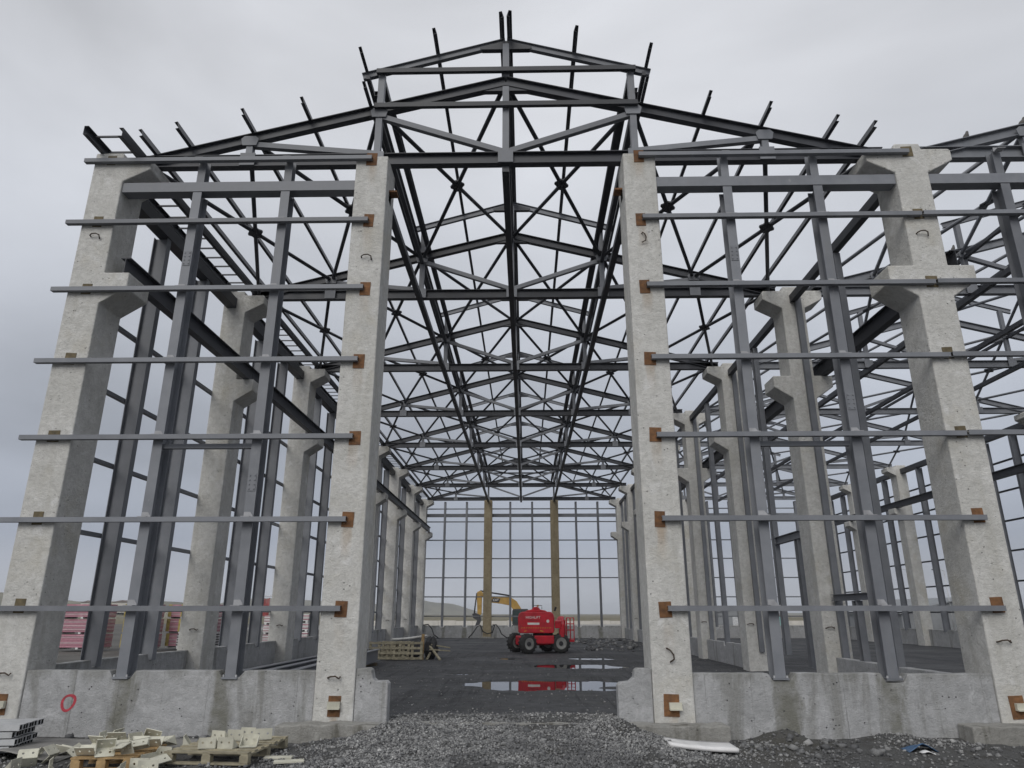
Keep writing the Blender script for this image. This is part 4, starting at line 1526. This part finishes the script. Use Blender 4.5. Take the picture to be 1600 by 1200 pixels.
for i in range(16):
    for s in (-1, 1):
        t = 2 * math.pi * (i + (.5 if s > 0 else 0)) / 16
        M_ = Matrix.Rotation(t, 4, 'Y') @ Matrix.Translation((.452, s * .08, 0)) @ Matrix.Rotation(R(25 * s), 4, 'X')
        c8 = [M_ @ Vector(q) for q in [(-.02, -.075, -.025), (.02, -.075, -.025), (.02, .075, -.025), (-.02, .075, -.025), (-.02, -.075, .025), (.02, -.075, .025), (.02, .075, .025), (-.02, .075, .025)]]
        lug.add(c8, [(0, 3, 2, 1), (4, 5, 6, 7), (0, 1, 5, 4), (1, 2, 6, 5), (2, 3, 7, 6), (3, 0, 4, 7)])
lug_me = lug.mesh('tread', M_TYRE)
for a, b_, st in ((-.86, -.88, 16), (.86, -.88, -6), (-.86, .88, 16), (.86, .88, -6)):
    P = fw * a + ax_ * b_
    w = child('wheel', tyre_me, lift, (P.x - .26, P.y + .1, .455), (0, 0, ch + R(st)))
    child('rim', rim_me, w)
    tr = child('tread', lug_me, w)
    tr['kind'] = 'stuff'
    child('hub', MB().lathe([(.09, -.17), (.11, -.10), (.11, .10), (.09, .17)], 'y', n=12).mesh('hub', M_DARK), w)
for a in (-.86, .86):
    P = fw * a
    child('axle', MB().box(-.09, .09, -.75, .75, -.08, .08).mesh('axle', M_DARK), lift, (P.x - .26, P.y + .1, .455), (0, 0, ch))
# folded boom beside the turret, and the work cage
boom = child('boom', MB().box(-.16, .16, -1.4, 1.6, -.17, .17).mesh('boom', M_RED), lift, (.88, .75, 1.42), (R(4), 0, R(-6)), .02)
child('boom_riser', MB().prism([(-.7, .75), (-.7, 1.35), (.35, 1.72), (.5, 1.60), (.5, 1.3), (-.3, .75)], 'x', -.12, .12).mesh('boom_riser', M_RED), lift, (.92, .1, .0), None, .02)
child('boom_head', MB().box(-.17, .17, -.25, .25, -.52, .36).mesh('boom_head', M_RED), lift, (.98, .35, 1.18), (0, 0, R(-4)), .03)
child('decal', MB().box(-.1, .1, -.004, 0, -.05, .05).mesh('decal', M_WHITE), lift, (.70, -.58, 1.18))
cage = child('work_cage', MB().box(-.2, .2, -.75, .75, 0, .12).mesh('work_cage', M_RED), lift, (1.42, .9, .50), (0, 0, R(-4)))
for z in (.55, .85, 1.14):
    child('cage_rail', MB().tube([(-.19, -.74, z), (.19, -.74, z), (.19, .74, z), (-.19, .74, z), (-.19, -.74, z)], .02, 6).mesh('cage_rail', M_RED), cage)
for x_, y_ in ((-.19, -.74), (.19, -.74), (.19, .74), (-.19, .74), (0, -.74), (.19, 0), (0, .74)):
    child('cage_post', MB().tube([(x_, y_, .1), (x_, y_, 1.15)], .02, 6).mesh('cage_post', M_RED), cage)

# ------------------------------------------------------------------ yellow excavator beyond the far wall
EY = 80.0
exc = thing('excavator', 'yellow tracked excavator with raised boom behind the far wall', 'excavator', (0.6, EY, -.1))


def exc_part(name, poly, y0, y1, m, parent=None, bevel=.03):
    return child(name, MB().prism([(x - .6, z + .1) for x, z in poly], 'y', y0, y1).mesh(name, m), parent or exc, (0, 0, 0), None, bevel)


bm_ = exc_part('boom', [(-5.35, 4.52), (-4.8, 4.25), (-4.03, 3.88), (-2.52, 3.86), (-1.62, 3.84), (-.82, 3.34), (-.25, 2.45), (.1, 1.7), (-.7, 1.5), (-1.32, 2.39), (-1.62, 2.82), (-2.77, 3.03), (-4.02, 3.18), (-4.8, 3.55), (-5.35, 4.1)], -.3, .3, M_YELLOW)
exc_part('stick', [(-5.79, 4.42), (-5.45, 4.60), (-5.15, 4.5), (-5.19, 1.85), (-5.42, 1.6), (-5.70, 1.87), (-5.80, 3.6)], -.22, .22, M_YELLOW)
child('stick_cylinder', MB().tube([(-4.65 - .6 + -.75, 0, 4.58 + .1), (-1.77 - .6, 0, 4.02 + .1)], .10, 8).mesh('stick_cylinder', M_DARK, True), exc)
child('bucket_cylinder', MB().tube([(-5.82 - .6, 0, 4.31 + .1), (-6.03 - .6, 0, 2.6 + .1), (-6.10 - .6, 0, 1.87 + .1)], .09, 8).mesh('bucket_cylinder', M_DARK, True), exc)
exc_part('bucket', [(-6.33, 1.85), (-5.95, 1.95), (-5.35, 1.72), (-5.22, 1.1), (-5.48, .52), (-5.95, .45), (-5.70, 1.1), (-6.2, 1.35)], -.55, .55, M_DARK)
exc_part('house', [(-1.45, .98), (2.9, .98), (3.3, 1.3), (3.3, 2.0), (.7, 2.1), (.68, 1.5), (-1.45, 1.45)], -1.35, 1.3, M_YELLOW)
cab_ = exc_part('cab', [(-1.36, .62), (.35, .62), (.62, .9), (.66, 2.32), (.5, 2.42), (-1.2, 2.42), (-1.36, 2.2)], -1.4, -.45, M_DARK, None, .05)
for x0_, x1_ in ((-1.24, -.42), (-.30, .5)):
    exc_part('window', [(x0_, 1.55), (x1_, 1.55), (x1_, 2.25), (x0_, 2.25)], -1.412, -1.39, M_GLASS, cab_, 0)
    exc_part('window', [(x0_, .80), (x1_, .80), (x1_, 1.42), (x0_, 1.42)], -1.412, -1.39, M_GLASS, cab_, 0)
exc_part('badge', [(-4.0, 3.28), (-3.05, 3.18), (-2.85, 3.66), (-3.8, 3.76)], -.325, -.30, M_BLACK, bm_, 0)
child('lettering', lettering('CAT', .36, M_WHITE, 'lettering'), bm_, (-3.42 - .6, -.332, 3.47 + .1), (R(90), 0, 0))
for s in (-1, 1):
    t_ = child('track', MB().prism([(-2.0, .3), (-1.7, .02), (2.1, .02), (2.45, .3), (2.45, .6), (2.1, .88), (-1.7, .88), (-2.0, .6)], 'y', -.3, .3).mesh('track', M_DARK), exc, (0, s * 1.1, 0), None, .05)
    for k in range(6):
        child('roller', MB().lathe([(.18, -.31), (.18, .31)], 'y', n=12).mesh('roller', M_YELLOW) if k == 0 else bpy.data.meshes['roller'], t_, (-1.5 + k * .68, 0, .3))

# ------------------------------------------------------------------ insulation and sheet stacks left of the hall
board_me = {}


def pack(x, y, z, w, d, h, n, mats, label, group, wrap=None, name='insulation_pack'):
    t = thing(name, label, 'stack', (x, y, z), group)
    sk = ('skid', w, d)
    if sk not in board_me:
        board_me[sk] = [MB().box(-.06, .06, -d / 2, d / 2, 0, .09).mesh('skid', M_WHITEF)]
    for xx in (-w / 2 + .1, 0, w / 2 - .1):
        child('skid', board_me[sk][0], t, (xx, 0, 0))
    bh = (h - .09) / n
    for i in range(n):
        m_ = mats[i % len(mats)]
        k = (w, d, round(bh, 4), m_.name)
        if k not in board_me:
            board_me[k] = MB().box(-w / 2, w / 2, -d / 2, d / 2, 0, bh * .86).mesh('board', m_)
        child('board', board_me[k], t, (rb.uniform(-.012, .012), rb.uniform(-.012, .012), .09 + i * bh))
    if wrap:
        child('strap_band', MB().box(-w / 2 - .02, -w / 2 + .16, -d / 2 - .02, d / 2 + .02, .09, h).mesh('strap_band', wrap), t)
    return t


side = ['nearest the left corner column', 'second from the left corner column', 'third from the left corner column', 'fourth from the left corner column']
lev = ['bottom', 'middle', 'top']
for i, (x, y, w) in enumerate(((-22.5, 26.0, 2.2), (-19.7, 26.3, 1.5), (-18.2, 28.0, 1.5), (-16.9, 27.0, 1.9))):
    for l in range(3):
        n_ = 7
        mats = [M_PINK, M_PALEP] if (i + l) % 3 else [M_PINK, M_PINK, M_PALEP]
        if i == 3 and l == 0:
            mats = [M_GALV, M_DARK]
            n_ = 10
            lab = 'stack of grey ribbed sheets at the bottom of the fourth pile behind the left wall'
        else:
            lab = '%s pack of pink foam boards in the pile %s' % (lev[l], side[i])
        pack(x + rb.uniform(-.04, .04), y, gzs(x, y) + .12 + l * .74, w, 1.2, .72, n_, mats, lab, 'foam board packs left of the hall', M_YGREEN if not (i == 3 and l == 0) else None, 'insulation_pack' if not (i == 3 and l == 0) else 'sheet_stack')
for l in range(3):
    pack(-12.0, 29.0, gzs(-12, 29) + .45 + l * .46, .75, 1.2, .45, 6, [M_WHITEF, M_PINK, M_WHITEF], '%s white wrapped pack with pink stripes seen beside the second front column' % lev[l], 'white packs left of the hall', None)
for l in range(3):
    pack(-14.0, 31.0, gzs(-14, 31) + .2 + l * .52, 1.6, 1.2, .5, 6, [M_WHITEF, M_PALEP], '%s pale wrapped pack behind the left side wall of the hall' % lev[l], 'pale packs left of the hall', None)
sheet('red_banner', -15.9, -15.1, 32.0, 32.05, lambda x, y, u, v: (x, 32.0 + .12 * math.sin(u * 4), 1.75 + 1.0 * v + .05 * math.sin(u * 7)), M_REDT, 'faded red sheet hanging on a frame behind the left wall', 'sheet')
fr = thing('banner_stand', 'thin frame carrying the faded red sheet behind the left wall', 'frame', (-15.5, 32.1, 0))
for x in (-.55, .55):
    child('leg', MB().tube([(x, 0, 0), (x, 0, 2.9)], .03, 6).mesh('leg', M_GALV), fr)
child('bar', MB().tube([(-.6, 0, 2.88), (.6, 0, 2.88)], .03, 6).mesh('bar', M_GALV), fr)
for i in range(4):
    o = link('white_pipe', MB().tube([(0, -1.2, 0), (0, 1.2, 0)], .12, 10).mesh('white_pipe', M_PIPE, True), None, (-12.6 - i * .26, 24.0 + i * .1, gzs(-13, 24) + .13), (0, 0, R(70)))
    tag(o, 'short white pipe lying in a row left of the side wall', 'pipe', 'white pipes left of the hall')
# low concrete blocks outside the left wall
for i, (x, y, lb) in enumerate(((-11.6, 9.0, 'low concrete block just outside the left wall, nearest the front'), (-12.2, 12.6, 'low concrete block just outside the left wall, farther back'))):
    o = link('concrete_block', MB().box(-.5, .5, -1.4, 1.4, -.2, .55).mesh('concrete_block', M_FOOT), None, (x, y, gzs(x, y)), (0, 0, .05 * i), .03, 2)
    tag(o, lb, 'block')

# ------------------------------------------------------------------ far buildings, poles, low walls
def shed(x, y, w, d, h, rise, label, m=M_SHED, rz=0.0):
    t = thing('shed', label, 'shed', (x, y, -.6), 'far sheds', rz)
    child('wall', MB().prism([(-w / 2, 0), (w / 2, 0), (w / 2, h), (0, h + rise), (-w / 2, h)], 'y', -d / 2, d / 2).mesh('wall', m), t)
    for s in (-1, 1):
        L_ = math.hypot(w / 2 + .3, rise)
        child('roof', MB().sweep(prof_r(d + .6, .12), (0, 0, h + rise + .08), (s * (w / 2 + .3), 0, h - .12 + .08)).mesh('roof', M_SHED), t)
    child('door', MB().box(-1.4, 1.4, -d / 2 - .05, -d / 2 - .01, 0, min(h - .3, 2.6)).mesh('door', M_GALV), t)
    return t


shed(49.0, 80.0, 15, 20, 2.5, 1.6, 'low grey shed with a gable roof seen through the right nave')
shed(36.0, 120.0, 12, 16, 2.4, 1.0, 'small far grey shed with a low gable beyond the right nave')
o = thing('tent', 'mint green tarpaulin tent far beyond the right nave', 'tent', (36.6, 95, -.1))
child('cover', MB().prism([(-.9, 0), (.9, 0), (.8, 1.1), (0, 1.6), (-.8, 1.1)], 'y', -1.2, 1.2).mesh('cover', M_TEAL), o, (0, 0, 0), None, .04)
child('door_flap', MB().box(-.3, .3, -1.22, -1.202, 0, 1.0).mesh('door_flap', M_WHITEF), o)
for i, (x, y, h, lb) in enumerate(((39.0, 62.0, 6.2, 'thin light pole seen through the side wall of the right nave, nearer one'), (47.0, 70.0, 6.6, 'thin light pole seen through the side wall of the right nave, farther one'))):
    t = thing('light_pole', lb, 'light pole', (x, y, -.2))
    child('pole', MB().lathe([(.07, 0), (.04, h)], 'z', n=8).mesh('pole', M_GALV, True), t)
    child('arm', MB().tube([(0, 0, h), (-.3, 0, h + .12), (-.9, 0, h + .15)], .03, 6).mesh('arm', M_GALV), t)
    child('lamp_head', MB().box(-1.3, -.8, -.1, .1, h + .1, h + .2).mesh('lamp_head', M_DARK), t, (0, 0, 0), None, .02)
for i, (x, y, w, h, lb) in enumerate(((-206, 430, 10, 4.5, 'white house on the far left ridge'), (-186, 440, 8, 4, 'pale house on the far left ridge, right of the white one'), (-236, 420, 12, 5, 'long pale house on the far left ridge, left of the white one'),
                                      (-262, 430, 9, 5, 'leftmost small house on the far left ridge'))):
    gz_ = 3.5 if i < 2 else 5.5
    t = thing('house', lb, 'house', (x, y, gz_), 'houses on the far ridge')
    h *= .55
    child('wall', MB().box(-w / 2, w / 2, -4, 4, -3, h).mesh('wall', M_WALLH), t)
    child('roof', MB().prism([(-w / 2 - .3, h), (w / 2 + .3, h), (0, h + 1.2)], 'y', -4.5, 4.5).mesh('roof', M_ROOFH), t)
# low pale wall beyond the far plinth
for i, (x0_, x1_, y_, lb) in enumerate(((-30, 60, 118, 'long low pale wall crossing the land beyond the far end'),)):
    t = thing('boundary_wall', lb, 'wall', ((x0_ + x1_) / 2, y_, -.3))
    for k in range(30):
        child('panel', MB().box(-1.48, 1.48, -.1, .1, 0, 1.0).mesh('panel', M_WALLH) if k == 0 else bpy.data.meshes['panel'], t, (x0_ + 1.5 + k * 3 - (x0_ + x1_) / 2, rb.uniform(-.03, .03), rb.uniform(-.04, .04)))

# ------------------------------------------------------------------ birds resting on the steel
bird = MB()
prof = [(.005, -.17), (.018, -.10), (.045, -.03), (.055, .03), (.048, .08), (.032, .115), (.035, .14), (.028, .165), (.008, .185), (.003, .205)]
bird.lathe(prof, 'x', n=10)
bird.v = [(x, y, z + (.06 * max(0, (x - .06) / .1)) - (.03 * max(0, (-x) / .17))) for x, y, z in bird.v]
bird_me = bird.mesh('bird', M_BIRD, True)
for x, y, z, rz, lb in ((9.79, .40, ztop(9.79 - HALL) + .055, .5, 'small dark bird on the sloping chord of the right nave, nearer the shared column'),
                        (11.03, .40, ztop(11.03 - HALL) + .055, .2, 'small dark bird on the sloping chord of the right nave, at the picture edge'),
                        (8.75, .40, COLTOP + .185, 2.4, 'small dark bird on top of the shared front column'),
                        (13.5, 7.1, ztop(13.5 - HALL) + .055, .6, 'small dark bird on the second truss of the right nave')):
    o = link('bird', bird_me, None, (x, y, z), (0, R(-35), rz))
    tag(o, lb, 'bird', 'birds resting on the steel')

# ------------------------------------------------------------------ moist air
hm = bpy.data.materials.new('moist_air')
hm.use_nodes = True
hn = hm.node_tree.nodes
hn.clear()
ho = hn.new('ShaderNodeOutputMaterial')
hv = hn.new('ShaderNodeVolumePrincipled')
hv.inputs['Color'].default_value = (.86, .90, .96, 1)
hv.inputs['Density'].default_value = .00028
hm.node_tree.links.new(hv.outputs[0], ho.inputs['Volume'])
hz = link('haze', MB().box(-2700, 2700, -480, 3900, -12, 40).mesh('haze', hm))
hz['kind'] = 'stuff'
print('objects', len(bpy.data.objects))
